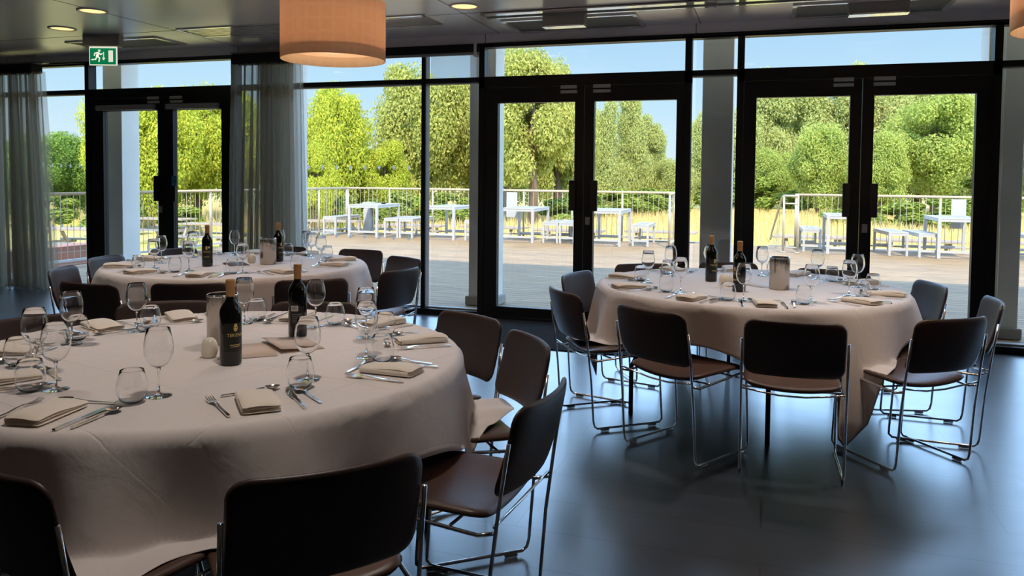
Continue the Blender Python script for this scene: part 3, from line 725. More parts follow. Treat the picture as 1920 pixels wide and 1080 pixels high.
def stair_rail():
    t = thing('stair_handrail', 'looped steel handrail sloping down beside the deck steps', 'handrail', (.42, 16.18, 0))
    for x in (-.13, .13):
        B().tube([(x, 0, 0), (x, 0, 1.1)], .02, 10).build('post', 'rail_steel', t, True)
        B().lathe([(.045, 0), (.045, .012), (.02, .02)], 14, (x, 0, 0)).build('base_flange', 'rail_steel', t, True)
    for z, r in ((1.1, .024), (.95, .017), (.10, .017)):
        B().tube([(-.13, 0, z), (.13, 0, z)], r, 10).build('cross_rail', 'rail_steel', t, True)
    B().tube([(-.13, 0, 1.1), (-.16, .25, 1.06), (-.34, 1.5, .28), (-.36, 1.75, .12)], .022, 10).build('sloping_rail', 'rail_steel', t, True)
    for k in range(4):
        y = .35+k*.35; B().tube([(-.17-.14*y*.7, y, -.005), (-.17-.14*y*.7, y, 1.0-.62*y)], .008, 6).build('baluster', 'rail_steel', t)
    B().tube([(.13, 0, 1.1), (.13, 1.3, 1.1)], .022, 10).build('side_rail', 'rail_steel', t, True)
stair_rail()

# deck furniture -----------------------------------------------------------
def frame_table(W, L, H, leg, name, cat):
    t = thing(name, '', cat); x, y = W/2-leg/2, L-leg/2
    for sx in (-x, x):
        for yy in (leg/2, y): B().box((sx, yy, (H-.02)/2), (leg, leg, H-.02)).build('leg', 'white_metal', t)
    fr = B()
    for yy in (leg/2, y): fr.box((0, yy, H-.045), (W-2*leg, leg*.8, .05))
    for sx in (-x, x): fr.box((sx, L/2, H-.045), (leg*.8, L-2*leg, .05))
    fr.build('apron', 'white_metal', t)
    for yy in (leg/2, y): B().box((0, yy, .125), (W-2*leg, leg*.7, .045)).build('lower_rail', 'white_metal', t)
    rim = B()
    rim.box((0, leg/2, H-.01), (W, leg, .02)).box((0, y, H-.01), (W, leg, .02)).box((-x, L/2, H-.01), (leg, L-2*leg, .02)).box((x, L/2, H-.01), (leg, L-2*leg, .02))
    rim.build('top_rim', 'white_metal', t)
    n = max(3, int((W-2*leg)/.085)); sl = B()
    for k in range(n):
        wx = (W-2*leg)/n; sl.box((-x+leg/2+wx*(k+.5), L/2, H-.010), (wx-.008, L-2*leg, .014))
    sl.build('slats', 'seat_slats', t)
    return Proto(t)
TB = frame_table(.74, 1.28, .745, .055, 'outdoor_table', 'outdoor table'); BN = frame_table(.345, 1.15, .45, .042, 'outdoor_bench', 'bench')
gt, gb = 'white outdoor tables on the deck', 'white outdoor benches on the deck'
for x, y, a, l in ((-8.83, 16.08, .05, 'white slatted outdoor table nearest the left corner of the deck'),
                   (-6.95, 16.12, .0, 'white slatted outdoor table seen through the narrow pane left of middle doors'),
                   (-5.14, 16.15, .0, 'white slatted outdoor table seen through the left leaf of middle doors'),
                   (-3.24, 16.05, .0, 'white slatted outdoor table seen through the right leaf of middle doors'),
                   (1.44, 16.12, .0, 'white slatted outdoor table half hidden by the right-hand doors centre post'),
                   (3.32, 16.05, .02, 'white slatted outdoor table with a white board behind it, at right')):
    TB.put((x, y, 0), a, l, gt)
for x, y, a, l in ((-9.72, 16.12, .0, 'white outdoor bench in the left corner, left of its table'),
                   (-8.18, 16.22, .04, 'white outdoor bench just right of the left corner table'),
                   (-7.80, 16.2, -.02, 'white outdoor bench, second to the right of left corner table'),
                   (-6.20, 16.2, .0, 'white outdoor bench partly behind the column left of middle doors'),
                   (-4.44, 16.3, .0, 'white outdoor bench seen through middle doors, right of the table'),
                   (-4.07, 16.3, .0, 'white outdoor bench behind the middle doors centre post'),
                   (-2.50, 16.25, .02, 'white outdoor bench beside the left stair railing'),
                   (.83, 16.45, .03, 'white outdoor bench beside the looped stair handrail'),
                   (2.34, 16.28, .12, 'white outdoor bench seen through the right door leaf, left one'),
                   (2.82, 16.1, .10, 'white outdoor bench touching the rightmost table'),
                   (4.62, 16.1, .0, 'white outdoor bench at the far right beyond the column')):
    BN.put((x, y, 0), a, l, gb)
t = thing('ashtray', 'small dark ashtray on the left corner outdoor table', 'ashtray', (-8.72, 16.9, .746))
B().lathe([(0, 0), (.05, 0), (.06, .035), (.05, .035), (.04, .012), (0, .012)], 16).build('bowl', 'black_steel', t, True)
for x, l in ((-5.68, 'blank white board fixed to the railing behind middle doors'), (3.56, 'blank white board fixed to the railing at the right')):
    t = thing('rail_board', l, 'board', (x, 17.44, .48), 0, 'white boards on the railing')
    B().box((0, 0, .29), (.26, .02, .58)).build('board_panel', 'white_metal', t)
    for z in (.1, .5): B().tube([(0, .01, z), (0, .045, z)], .01).build('fixing_clip', 'rail_steel', t)
for x, l in ((-9.33, 'white pedestal bin behind the left corner outdoor table'), (4.20, 'white pedestal bin at the far right of the deck')):
    t = thing('pedestal_bin', l, 'bin', (x, 17.3, 0), 0, 'white pedestal bins on the deck')
    B().box((0, 0, .30), (.20, .20, .60)).build('body', 'white_metal', t, bevel=.01)
    B().box((0, 0, .66), (.15, .15, .12)).build('neck', 'silver_paint', t)
    B().box((0, 0, .74), (.24, .24, .045)).build('lid', 'white_metal', t, bevel=.01)

# beyond the deck ----------------------------------------------------------
tag(B().span((-12.3, 6.0, -.7), (-11.9, 12.6, .10)).build('brick_wall', 'red_brick'), 'low red brick wall beyond the left side of the deck', 'wall')
def picnic_proto():
    t = thing('picnic_table', '', 'picnic table')
    top = B(); 
    for k in range(5): top.box((0, -.3+k*.15, .74), (1.8, .135, .04))
    top.build('tabletop', 'weathered_wood', t)
    for s in (-1, 1):
        b = B()
        for k in range(2): b.box((0, s*(.62+.14*k), .44), (1.8, .13, .04))
        b.build('seat', 'grey_wood', t)
        for x in (-.6, .6):
            B().tube([(x, s*.22, .72), (x, s*.68, 0)], .045, 4).build('leg', 'weathered_wood', t)
    for x in (-.6, .6): B().box((x, 0, .40), (.05, 1.5, .09)).build('cross_beam', 'weathered_wood', t)
    return Proto(t)
PC = picnic_proto()
for i, (x, y, a, z) in enumerate(((-16.1, 15.0, .15, -.7), (-14.5, 18.0, .1, -.7), (-17.5, 19.5, .1, -.7), (-12.5, 20.8, .2, -.7), (-9.4, 20.0, .05, -.7), (-7.1, 20.3, -.1, -.7), (-4.9, 19.9, .05, -.7), (-2.6, 20.4, .0, -.7), (1.0, 20.2, .1, -.7), (3.3, 20.0, -.05, -.7), (5.6, 20.3, .0, -.7))):
    PC.put((x, y, z), a, ('weathered wooden picnic table beyond the brick wall on the left' if i == 0 else 'weathered picnic table on the grass just beyond the deck railing'), None if i == 0 else 'picnic tables beyond the railing')

def leaf_mesh(name, n, leaf, kind, seed, lobes=46):
    rg = np.random.default_rng(seed)
    d = rg.normal(size=(lobes, 3)); d /= np.linalg.norm(d, axis=1)[:, None]
    rad = rg.uniform(.25, .85, lobes)[:, None]**.5; c = d*rad*.80; lr = rg.uniform(.20, .36, lobes)
    if kind == 'pointed':
        zz = rg.uniform(-1, 1, lobes); wd = np.clip(1.10-(zz+1)/2, .28, .9)**.6; an = rg.uniform(0, 2*PI, lobes); rr = np.sqrt(rg.uniform(0, 1, lobes))*wd*.8
        c = np.stack([rr*np.cos(an), rr*np.sin(an), zz*.85], 1); lr = .15+.25*wd*rg.uniform(.6, 1.2, lobes)
    k = rg.integers(0, lobes, n); nd = rg.normal(size=(n, 3)); nd /= np.linalg.norm(nd, axis=1)[:, None]
    sh = rg.uniform(.55, 1.05, n)[:, None]
    p = c[k]+nd*lr[k][:, None]*sh*np.array([1, 1, .85])
    p[:, 2] = np.maximum(p[:, 2], -1.0)
    if kind == 'round': p[:, 2] = np.where(p[:, 2] < 0, p[:, 2]*1.12, p[:, 2])
    nr = nd*.55+p*.35+rg.normal(size=(n, 3))*.55+np.array([0, 0, .35]); nr /= np.linalg.norm(nr, axis=1)[:, None]
    a = np.cross(nr, rg.normal(size=(n, 3))); a /= np.linalg.norm(a, axis=1)[:, None]; b = np.cross(nr, a)
    s = leaf*rg.uniform(.6, 1.3, n)[:, None]
    v = np.stack([p-a*s, p-b*s*.55, p+a*s, p+b*s*.55], 1).reshape(-1, 3)
    me = bpy.data.meshes.new(name); me.vertices.add(4*n); me.vertices.foreach_set('co', v.ravel().astype(np.float32))
    me.loops.add(4*n); me.loops.foreach_set('vertex_index', np.arange(4*n, dtype=np.int32))
    me.polygons.add(n); me.polygons.foreach_set('loop_start', np.arange(0, 4*n, 4, dtype=np.int32)); me.polygons.foreach_set('loop_total', np.full(n, 4, dtype=np.int32))
    me.update(calc_edges=True); return me
CROWN = {}
def crown_mesh(kind, mname, variant):
    key = (kind, mname, variant)
    if key not in CROWN:
        me = leaf_mesh('foliage', 52000 if kind != 'shrub' else 8000, .025 if kind != 'shrub' else .07, kind, 11+variant*7+len(kind), 52 if kind != 'shrub' else 18)
        me.materials.append(MATS[mname]); CROWN[key] = me
    return CROWN[key]
TRUNKS = {}
def tree(name, label, group, x, y, H, R, kind, mname, variant, rz, z0=-.7, trunk=.22):
    t = thing(name, label, 'tree' if kind != 'shrub' else 'shrub', (x, y, z0), rz, group)
    o = bpy.data.objects.new('foliage', crown_mesh(kind, mname, variant)); COL.objects.link(o); o.parent = t
    zb = .30*H*trunk/.22 if kind != 'shrub' else 0
    if kind == 'shrub': o.scale = (R, R, H/2); o.location = (0, 0, H/2)
    else: o.scale = (R, R, (H-zb*.55)/2); o.location = (0, 0, H-(H-zb*.55)/2)
    b = B(); r = max(.06, H*.022)
    if kind != 'shrub':
        b.tube([(0, 0, 0), (.04*R, 0, H*.2), (-.05*R, .04*R, H*.42), (.02*R, 0, H*.66)], [r*1.3, r, r*.75, r*.25], 8)
        for k in range(5):
            a = k*1.26+rz; b.tube([(0, 0, H*(.22+.07*k)), (R*.32*math.cos(a), R*.32*math.sin(a), H*(.40+.07*k)), (R*.50*math.cos(a), R*.50*math.sin(a), H*(.46+.07*k))], [r*.5, r*.35, r*.1], 6)
    else:
        b.tube([(0, 0, 0), (.05, 0, H*.6)], [.05, .02], 6)
    b.build('trunk', 'trunk_bark', t, True)
    return t
TREES = [('dark',-30.6,25.7,4.1,2.3,'r'),('dark',-30.8,28.5,4.4,1.8,'r'),('lime',-25.4,25.5,5.3,1.6,'r'),('lime',-22.9,25.1,5.6,2.0,'r'),('lime',-23.7,28.4,5.9,2.1,'r'),('lime',-23.1,30.2,5.9,2.2,'r'),('lime',-20.3,29.8,5.7,1.8,'r'),('lime',-16.8,28.4,6.0,1.6,'r'),('lime',-15.4,24.5,3.3,1.0,'r'),('lime',-15.1,29.4,3.6,1.2,'r'),('lime',-16.8,29.6,3.3,1.2,'r'),('olive',-15.8,34.6,7.6,2.7,'r'),('olive',-9.1,30.7,7.3,2.2,'t'),('olive',-13.8,36.5,7.7,2.4,'r'),('olive',-11.8,35.1,7.9,2.1,'r'),('pale',-11.4,48.7,6.1,1.8,'r'),('pale',-9.6,47.0,6.6,1.6,'p'),('pale',-8.2,49.3,7.3,1.6,'p'),('pale',-7.2,51.5,6.0,1.5,'p'),('pale',-5.6,49.7,3.7,1.4,'r'),('pale',-4.2,54.8,7.0,1.7,'p'),('pale',-2.3,57.0,7.9,2.3,'r'),('pale',-0.0,60.0,9.6,3.0,'p'),('pale',2.6,61.9,9.9,3.3,'r'),('green',2.6,45.9,5.6,2.1,'r'),('pale',5.5,61.8,9.8,3.2,'p'),('pale',8.1,61.5,9.5,3.2,'r'),('green',8.3,46.3,7.3,2.9,'t'),('pale',10.6,65.1,9.7,2.9,'p'),('pale',12.1,56.7,8.9,2.9,'r'),('pale',13.5,54.4,8.4,2.4,'p'),('green',13.9,48.0,7.4,2.4,'r'),('green',5.4,43.7,5.0,1.7,'r'),('green',-0.0,52.0,4.6,1.9,'r'),('olive',-10.2,38.7,8.0,2.0,'r'),('olive',-10.1,41.8,7.0,1.6,'r')]
TREELINE = [(-81.3,61.9,3.4),(-68.3,56.0,4.5),(-74.0,65.4,3.7),(-66.5,63.5,3.9),(-67.2,69.5,4.2),(-59.5,66.9,4.1),(-58.9,72.4,4.5),(-61.3,82.7,4.3),(-53.4,79.4,3.9),(-47.3,78.1,4.7),(-41.6,76.9,5.2),(-39.7,83.1,4.8),(-39.0,93.4,5.3),(-32.5,90.3,4.9),(-25.3,83.6,5.2),(-21.5,86.6,5.1),(-19.8,101.1,5.3),(-12.9,89.0,4.6),(-9.4,99.3,4.6),(-4.7,101.4,4.9),(-0.0,99.6,4.8),(4.6,102.6,5.6),(7.9,89.2,4.3),(12.9,97.6,4.8),(16.3,94.1,5.1),(21.3,99.6,5.3),(24.6,97.2,5.2),(28.3,97.1,5.4)]
TLAB = {'dark': ('dark green tree beyond the far left curtain', 'dark trees at far left'), 'lime': ('bright yellow-green leafy tree beyond the left part of the deck', 'lime green trees'),
        'olive': ('big rounded olive-green tree behind the middle of the deck', 'olive-green trees'), 'pale': ('pale green slender tree in the distant wood', 'pale trees of the distant wood'),
        'green': ('fresh green broad tree in front of the wood at right', 'fresh green trees at right')}
OL = {0: 'dark green tree seen beside the far left curtain, nearer one', 1: 'dark green tree beside the left doors, further one', 3: 'bright lime tree filling the left leaf of left doors', 4: 'bright lime tree filling the right leaf of left doors',
      5: 'bright lime tree behind the gathered middle curtain', 7: 'tall bright lime tree right of the gathered curtain', 8: 'low lime bush just right of the gathered curtain', 9: 'low lime bush at the foot of olive trees',
      11: 'big olive-green tree, leftmost of the group, behind dotted pane', 12: 'big olive-green tree with a forked brown trunk seen through middle doors', 13: 'big olive-green tree behind the narrow pane left of middle doors', 14: 'big olive-green tree behind the forked-trunk tree',
      24: 'fresh green bush-like tree in left leaf of right-hand doors', 27: 'fresh green tree with pale branches in right leaf of right-hand doors', 31: 'fresh green tree at the right edge beyond the column', 32: 'low fresh green tree behind the right-hand doors centre post', 34: 'olive-green tree just right of the forked-trunk tree', 35: 'smaller olive-green tree behind the middle doors centre post', 33: 'low fresh green tree beside the column between middle and right-hand doors'}
for i, (k, x, y, H, R, sh) in enumerate(TREES):
    lab, g = TLAB[k]; lab = OL.get(i, lab)
    tree('tree', lab, g if i not in OL else None, x, y, H*(1.13 if k in ('olive', 'lime') else 1.03), R, 'pointed' if sh == 'p' else 'round', 'leaf_'+k, i % 2, i*1.7, trunk=.22 if sh == 't' else .05)
for i, (x, y, H) in enumerate(TREELINE):
    tree('tree', 'low hazy tree in the hedge line at the far end of the field', 'trees of the far hedge line', x, y, H, H*.62, 'round', 'leaf_pale', i % 2, i*2.3, trunk=.02)
for i, (x, y, h, r) in enumerate(((-15.1,25.9,1.5,.8),(-14.6,27.4,1.3,.9),(-13.9,28.8,1.6,1.1),(-12.7,30.4,1.5,1.2),(-8.3,33.0,1.3,1.4),(-8.3,37.1,1.5,1.6),(-7.4,39.3,1.7,1.7),(-6.1,41.5,1.7,1.6),(-5.0,43.7,1.6,1.5),(-3.1,49.9,2.4,1.8),(-0.3,50.0,2.4,2.0),(3.6,37.8,1.3,1.5),(5.0,35.7,1.3,1.4),(6.5,35.4,1.5,1.5),(8.6,37.0,1.6,1.6),(-21.2,21.2,1.1,1.2),(-19.6,22.7,1.0,1.2),(2.2,48.5,2.4,2.0),(5.2,49,2.4,2.2),(10.5,48,2.4,2.2),(-17.4,25.5,1.6,1.0),(-25.5,22.5,1.4,1.3),(-28.5,22.2,1.2,1.6),(-23.5,24.0,1.4,1.2))):
    tree('shrub', 'low green shrub in the hedge line beyond the dry grass', 'hedge shrubs beyond the field', x, y, h, r, 'shrub', 'leaf_hedge', i % 2, i*2.1)
def meadow():
    rg = np.random.default_rng(5); n = 60000
    yy = rg.uniform(0, 1, n)**.7*24+24; ang = rg.uniform(-.95, .30, n)
    d = yy; x = d*np.tan(ang); y = d*1.0
    keep = (np.hypot(x, y) > 27)
    x, y = x[keep], y[keep]; n = len(x)
    h = rg.uniform(.25, .6, n); wv = rg.uniform(.012, .03, n); a = rg.uniform(0, PI, n); lx = rg.normal(0, .12, n); ly = rg.normal(0, .12, n)
    z = np.full(n, -.7)
    p0 = np.stack([x-wv*np.cos(a), y-wv*np.sin(a), z], 1); p1 = np.stack([x+wv*np.cos(a), y+wv*np.sin(a), z], 1); p2 = np.stack([x+lx, y+ly, z+h], 1)
    v = np.stack([p0, p1, p2], 1).reshape(-1, 3)
    me = bpy.data.meshes.new('meadow_grass'); me.vertices.add(3*n); me.vertices.foreach_set('co', v.ravel().astype(np.float32)); me.loops.add(3*n); me.loops.foreach_set('vertex_index', np.arange(3*n, dtype=np.int32))
    me.polygons.add(n); me.polygons.foreach_set('loop_start', np.arange(0, 3*n, 3, dtype=np.int32)); me.polygons.foreach_set('loop_total', np.full(n, 3, dtype=np.int32)); me.update(calc_edges=True)
    me.materials.append(MATS['dry_grass']); o = bpy.data.objects.new('meadow_grass', me); COL.objects.link(o)
    tag(o, 'tall straw-coloured dry grass across the field', 'grass')['kind'] = 'stuff'
meadow()

# ------------------------------------------------------------ chairs
def chair_proto():
    t = thing('dining_chair', '', 'chair')
    W = .445
    def seat(x, y):        # front at +y
        u = x/(W/2); v = min(1, max(0, (y+.205)/.42))      # v 0 rear .. 1 front
        z = .440+.012*v-.020*(1-u*u)*(1-v)**1.5-.030*max(0, (v-.80)/.20)**2+.010*abs(u)**2.5*(1-v)
        return (x, y, z)
    B().slab(W, .43, .030, .055, lambda x, y: seat(x, y), 16, 14).build('seat', 'leather', t, True)
    def back(x, y):        # y = height along the back, -.165...165
        h = y+.138; u = x/(W/2)
        return (x, -.276-.070*h/.276-.008*math.sin(h/.276*PI)+.042*u*u, .500+h*.985)
    B().slab(.452, .276, .024, .050, back, 16, 12).build('backrest', 'back_leather', t, True)
    xs = .2335; r = .0062
    for s in (-xs, xs):
        up = [(s, -.292, .675), (s, -.268, .52), (s, -.240, .30), (s, -.222, .06), (s, -.214, .030), (s, -.195, .0165), (s, -.10, .0165), (s, .15, .0165), (s, .195, .018), (s, .212, .034), (s, .212, .06), (s, .196, .30), (s, .186, .395), (s, .172, .418), (s, .14, .424), (s, -.06, .408), (s, -.20, .398), (s, -.246, .412)]
        sf = B().tube(up, r, 8).build('side_frame', 'chrome', t, True)
        for y in (-.15, .15): B().box((s, y, .0068), (.014, .05, .0095)).build('foot_pad', 'chrome', sf, bevel=.002)
    B().tube([(-xs, .186, .385), (xs, .186, .385)], .005, 8).build('crossbar', 'chrome', t, True)
    B().tube([(-xs, -.10, .402), (-.1, -.10, .396), (.1, -.10, .396), (xs, -.10, .402)], .005, 8).build('crossbar', 'chrome', t, True)
    B().tube([(-xs, -.250, .430), (-.16, -.236, .415), (-.06, -.222, .398), (.06, -.222, .398), (.16, -.236, .415), (xs, -.250, .430)], .0048, 8).build('rear_rim', 'chrome', t, True)
    return Proto(t)
CH = chair_proto()
PLACE = {'N': 'nearest table', 'R': 'right-hand table', 'F': 'far left table'}
TC = {'N': (-1.977, 2.435), 'R': (-.116, 5.185), 'F': (-3.771, 4.966)}
SEATS = [(-82, 'front'), (-41, 'front right'), (-4, 'right'), (33, 'back right'), (66, 'rear right'), (98, 'back'), (139, 'back left'), (168, 'rear left'), (-156, 'left'), (-118, 'front left')]
S = 1.0317
CHAIRS = [('R', -1.216, 5.063, -15, 'left'), ('R', -1.099, 4.253, 38, 'front left'), ('R', -.552, 3.785, 57, 'front, left of centre'), ('R', .126, 3.675, 91, 'front, square to the viewer'), ('R', .84, 4.05, 127, 'front right'), ('R', 1.173, 4.76, 178, 'right edge-on'), ('R', .989, 5.401, 195, 'back right'), ('R', -.879, 5.788, 300, 'back left'), ('R', -.283, 6.14, 283, 'back, behind the bottles'), ('R', .416, 5.935, 255, 'back, behind the steel cooler'),
          ('N', -.596, 2.222, 176, 'right, turned fully sideways'), ('N', -.862, 2.955, 219, 'right, further back'), ('N', -1.279, 3.386, 242, 'back right'), ('N', -2.145, 3.439, 285, 'back, behind the dark bottle'), ('N', -2.85, 3.18, 308, 'back left, behind the napkin'), ('N', -3.047, 2.6, 335, 'left'), ('N', -1.60, 1.235, 76, 'front left corner'), ('N', -.876, 1.471, 136, 'front, largest in the picture'),
          ('F', -3.265, 5.954, 266, 'back right'), ('F', -2.646, 5.525, 242, 'right, behind another chair'), ('F', -2.327, 4.809, 168, 'right, sideways'), ('F', -2.597, 4.117, 128, 'front right'), ('F', -3.156, 3.711, 118, 'front, behind the steel cooler'), ('F', -3.707, 3.5, 89, 'front left'), ('F', -4.449, 4.003, 25, 'left, narrow view'), ('F', -4.772, 4.679, 10, 'left, beside the white column'), ('F', -4.746, 5.374, 340, 'back left'), ('F', -4.03, 5.93, 285, 'back, beneath the curtain')]
CHMATS = []
for k, x, y, a, d in CHAIRS:
    r = math.radians(a); bx, by = x*S, y*S
    if k == 'N' and y > 3: bx, by = x*1.02, y*1.02
    lx, ly = bx+.335*math.cos(r), by+.335*math.sin(r)
    CH.put((lx, ly, 0), r-PI/2, f'brown padded chair with chrome frame at the {PLACE[k]}: {d}', f'chairs around the {PLACE[k]}')
    CHMATS.append((lx, ly, r-PI/2))

# ------------------------------------------------------------ tables and cloths
def tables():
    pr = None
    for k, crn, rz in (('N', -60, 1.55), ('R', -61, -.37), ('F', 19, .2)):
        cx, cy = TC[k]
        if pr is None:
            t = thing('round_table', '', 'table')
            B().lathe([(0, .722), (.905, .722), (.912, .728), (.912, .738), (.905, .7435), (0, .7435)], 72).build('tabletop', 'table_board', t, True)
            for s in (-1, 1):
                B().box((s*.20, 0, .705), (.04, .9, .03)).build('leg_rail', 'black_steel', t)
                for q in (-1, 1):
                    B().tube([(s*.20, q*.34, .70), (s*.26, q*.44, .55), (s*.405, q*.675, .34), (s*.42, q*.70, .29), (s*.42, q*.70, 0)], .014, 8).build('leg', 'black_steel', t, True)
            pr = Proto(t)
        pr.put((cx, cy, 0), rz, f'round folding table under white cloth, the {PLACE[k]}', 'round dining tables')
        tablecloth(k, math.radians(crn))
def tablecloth(k, crn):
    cx, cy = TC[k]; Rt, Hf, zt = .918, 1.15, .7505
    N = 150; rn = random.Random(ord(k)); nf = 22
    ph = [rn.uniform(0, 6.28) for _ in range(6)]
    rot = crn-PI/4; cs, sn = math.cos(rot), math.sin(rot)
    b = B(); uv = []
    chairs = [c for c in CHMATS if math.hypot(c[0]-cx, c[1]-cy) < 1.45]
    for i in range(N+1):
        for j in range(N+1):
            u, v = (i/N*2-1)*Hf, (j/N*2-1)*Hf; r = math.hypot(u, v); th = math.atan2(v, u)
            if r <= Rt: x, y, z = u, v, zt
            else:
                s = r-Rt; re = .022; q = s/re
                if q < PI/2: rh, z = Rt+re*math.sin(q), zt-re*(1-math.cos(q))
                else:
                    dz = s-re*PI/2; z = zt-re-dz
                    # cloth gathers into folds as it falls
                    lo = .5+.5*math.sin(th*nf*.5+1.7*math.sin(th*2+ph[0])+ph[1]); lo2 = .5+.5*math.sin(th*11+ph[2]+1.3*math.sin(th*3+ph[3]))
                    am = .17*min(1, dz/.55)**.9
                    rh = Rt+re+.008+am*(.62*lo+.38*lo2)
                    z += .10*am*lo
                x, y = rh*math.cos(th), rh*math.sin(th)
            wx, wy = x*cs-y*sn, x*sn+y*cs
            if z < .50:
                for (qx, qy, qa) in chairs:      # the cloth lies over seats it meets
                    dx, dy = cx+wx-qx, cy+wy-qy; lx = dx*math.cos(-qa)-dy*math.sin(-qa); ly = dx*math.sin(-qa)+dy*math.cos(-qa)
                    if abs(lx) < .235 and -.24 < ly < .24:
                        e = min(1, (.235-abs(lx))/.03, (.24-ly)/.04)
                        ztop = .468+.006*math.sin(lx*40)+.004*math.sin(ly*30)
                        if z < ztop:
                            ex = (ztop-z)*e; z += ex; l = math.hypot(wx, wy); sc = (l+min(.13, ex*.30))/l; wx *= sc; wy *= sc
                            dx, dy = cx+wx-qx, cy+wy-qy; ly2 = dx*math.sin(-qa)+dy*math.cos(-qa)
                            if ly2 < -.20: wx -= (-.20-ly2)*-math.sin(qa)*-1*0; 
                            break
            b.v.append((wx, wy, max(z, .012))); uv.append((u, v))
    for i in range(N):
        for j in range(N):
            a = i*(N+1)+j; b.f.append((a, a+N+1, a+N+2, a+1))
    o = b.build('tablecloth', 'table_linen', None, True, (cx, cy, 0))
    ul = o.data.uv_layers.new(name='UVMap'); li = np.zeros(len(o.data.loops), dtype=np.int32); o.data.loops.foreach_get('vertex_index', li)
    ul.data.foreach_set('uv', np.array(uv, dtype=np.float32)[li].ravel())
    sm = o.modifiers.new('thick', 'SOLIDIFY'); sm.thickness = .0016; sm.offset = -1
    tag(o, f'white linen tablecloth with hanging corners on the {PLACE[k]}', 'tablecloth', 'white tablecloths')
tables()

# ------------------------------------------------------------ tableware
ZTOP = .7512
def wine_glass():
    t = thing('wine_glass', '', 'wine glass')
    B().lathe([(.0, .0872), (.012, .0890), (.024, .0965), (.034, .1095), (.0405, .1268), (.0425, .143), (.0415, .160), (.0375, .182), (.0328, .205), (.0322, .2058), (.0318, .205), (.0366, .182), (.0406, .160), (.0416, .143), (.0396, .1272), (.0332, .1103), (.0233, .0977), (.0114, .0905), (0, .0892)], 32).build('bowl', 'clear_glass', t, True)
    B().lathe([(0, .0122), (.0035, .0122), (.0032, .04), (.0033, .075), (.006, .086), (.0, .0868)], 12).build('stem', 'clear_glass', t, True)
    B().lathe([(0, .0), (.037, .0), (.0375, .0012), (.030, .003), (.012, .0055), (.0045, .011), (0, .0119)], 32).build('foot', 'clear_glass', t, True)
    return Proto(t)
def tumbler():
    t = thing('water_tumbler', '', 'tumbler')
    B().lathe([(0, .0), (.021, 0), (.026, .003), (.034, .012), (.041, .028), (.0435, .044), (.0415, .064), (.036, .084), (.0328, .0970), (.0322, .0978), (.0318, .097), (.0351, .084), (.0405, .064), (.0425, .044), (.0400, .028), (.0330, .0128), (.025, .0055), (0, .0042)], 32).build('bowl', 'clear_glass', t, True)
    return Proto(t)
def fork():
    b = B(); h = .004
    b.loft([(-.100, h, .0045, .002), (-.02, h+.001, .0040, .002), (.02, h+.006, .0028, .0018), (.045, h+.007, .0045, .0014), (.058, h+.004, .0112, .0011), (.072, h+.002, .0118, .0010)])
    for x in (-.0098, -.0033, .0033, .0098): b.loft([(.071, h+.002, .0019, .001, x), (.095, h+.003, .0017, .0009, x), (.116, h+.008, .0008, .0006, x*.97)])
    return b
def spoon(L, bw, bl):
    b = B(); h = .004
    b.loft([(-L*.55, h, .0045, .002), (-L*.05, h+.001, .0038, .002), (L*.16, h+.006, .0027, .0018), (L*.25, h+.006, .0040, .0014)])
    c = L*.24+bl/2; n, m = 16, 6; vs = []; fs = []
    for side in (0, 1):
        o = len(vs)
        vs.append((0, c, .0012+side*.0012+h*.4))
        for j in range(1, m+1):
            q = j/m
            for i in range(n):
                a = 2*PI*i/n; z = h*.4+.0012+.0085*q*q+side*.0010
                vs.append((bw/2*q*math.cos(a)*(1-.12*math.sin(a)), c+bl/2*q*math.sin(a), z))
        for i in range(n):
            fs.append((o, o+1+i, o+1+(i+1) % n) if side else (o, o+1+(i+1) % n, o+1+i))
            for j in range(m-1):
                f = (o+1+j*n+i, o+1+(j+1)*n+i, o+1+(j+1)*n+(i+1) % n, o+1+j*n+(i+1) % n); fs.append(f if side else f[::-1])
    K = 1+n*m
    for i in range(n): fs.append((1+(m-1)*n+i, 1+(m-1)*n+(i+1) % n, K+1+(m-1)*n+(i+1) % n, K+1+(m-1)*n+i))
    return b.add(vs, fs)
def knife():
    b = B(); h = .0035
    b.loft([(-.115, h, .0050, .0030), (-.02, h, .0045, .0030), (-.005, h, .0042, .0022)])
    b.loft([(-.006, h, .0045, .0015), (.01, h, .0085, .0011), (.07, h, .0098, .0010), (.095, h, .0080, .0008, .0015), (.112, h, .0015, .0006, .006)])
    return b
def napkin():
    b = B(); L, Wd = .205, .108
    for k, (dl, dw, z) in enumerate(((0, 0, .0055), (-.003, -.002, .0130), (-.002, .000, .0205))):
        def fn(x, y, z=z, k=k):
            return (x, y, z+.0014*k*math.sin(x*38+k)+.0022*k*math.cos(y*26+1))
        b.slab(Wd+dw, L+dl, .0108, .014, fn, 10, 5)
    # the folded long edge joins the layers
    b.tube([(-Wd/2+.008, -L/2+.012, .0125), (-Wd/2+.007, 0, .0128), (-Wd/2+.008, L/2-.012, .0125)], .0105, 10)
    return b
def single(name, cat, b, m, smooth):
    o = b.build(name, m, None, smooth); tag(o, '', cat); return Proto(o)
WG, TU = wine_glass(), tumbler()
FK = single('dinner_fork', 'fork', fork(), 'cutlery_steel', 40); KN = single('dinner_knife', 'knife', knife(), 'cutlery_steel', 40)
SP = single('soup_spoon', 'spoon', spoon(.165, .042, .048), 'cutlery_steel', 50); DS = single('dessert_spoon', 'spoon', spoon(.165, .034, .050), 'cutlery_steel', 50)
NP = single('folded_napkin', 'napkin', napkin(), 'napkin_cloth', 50)
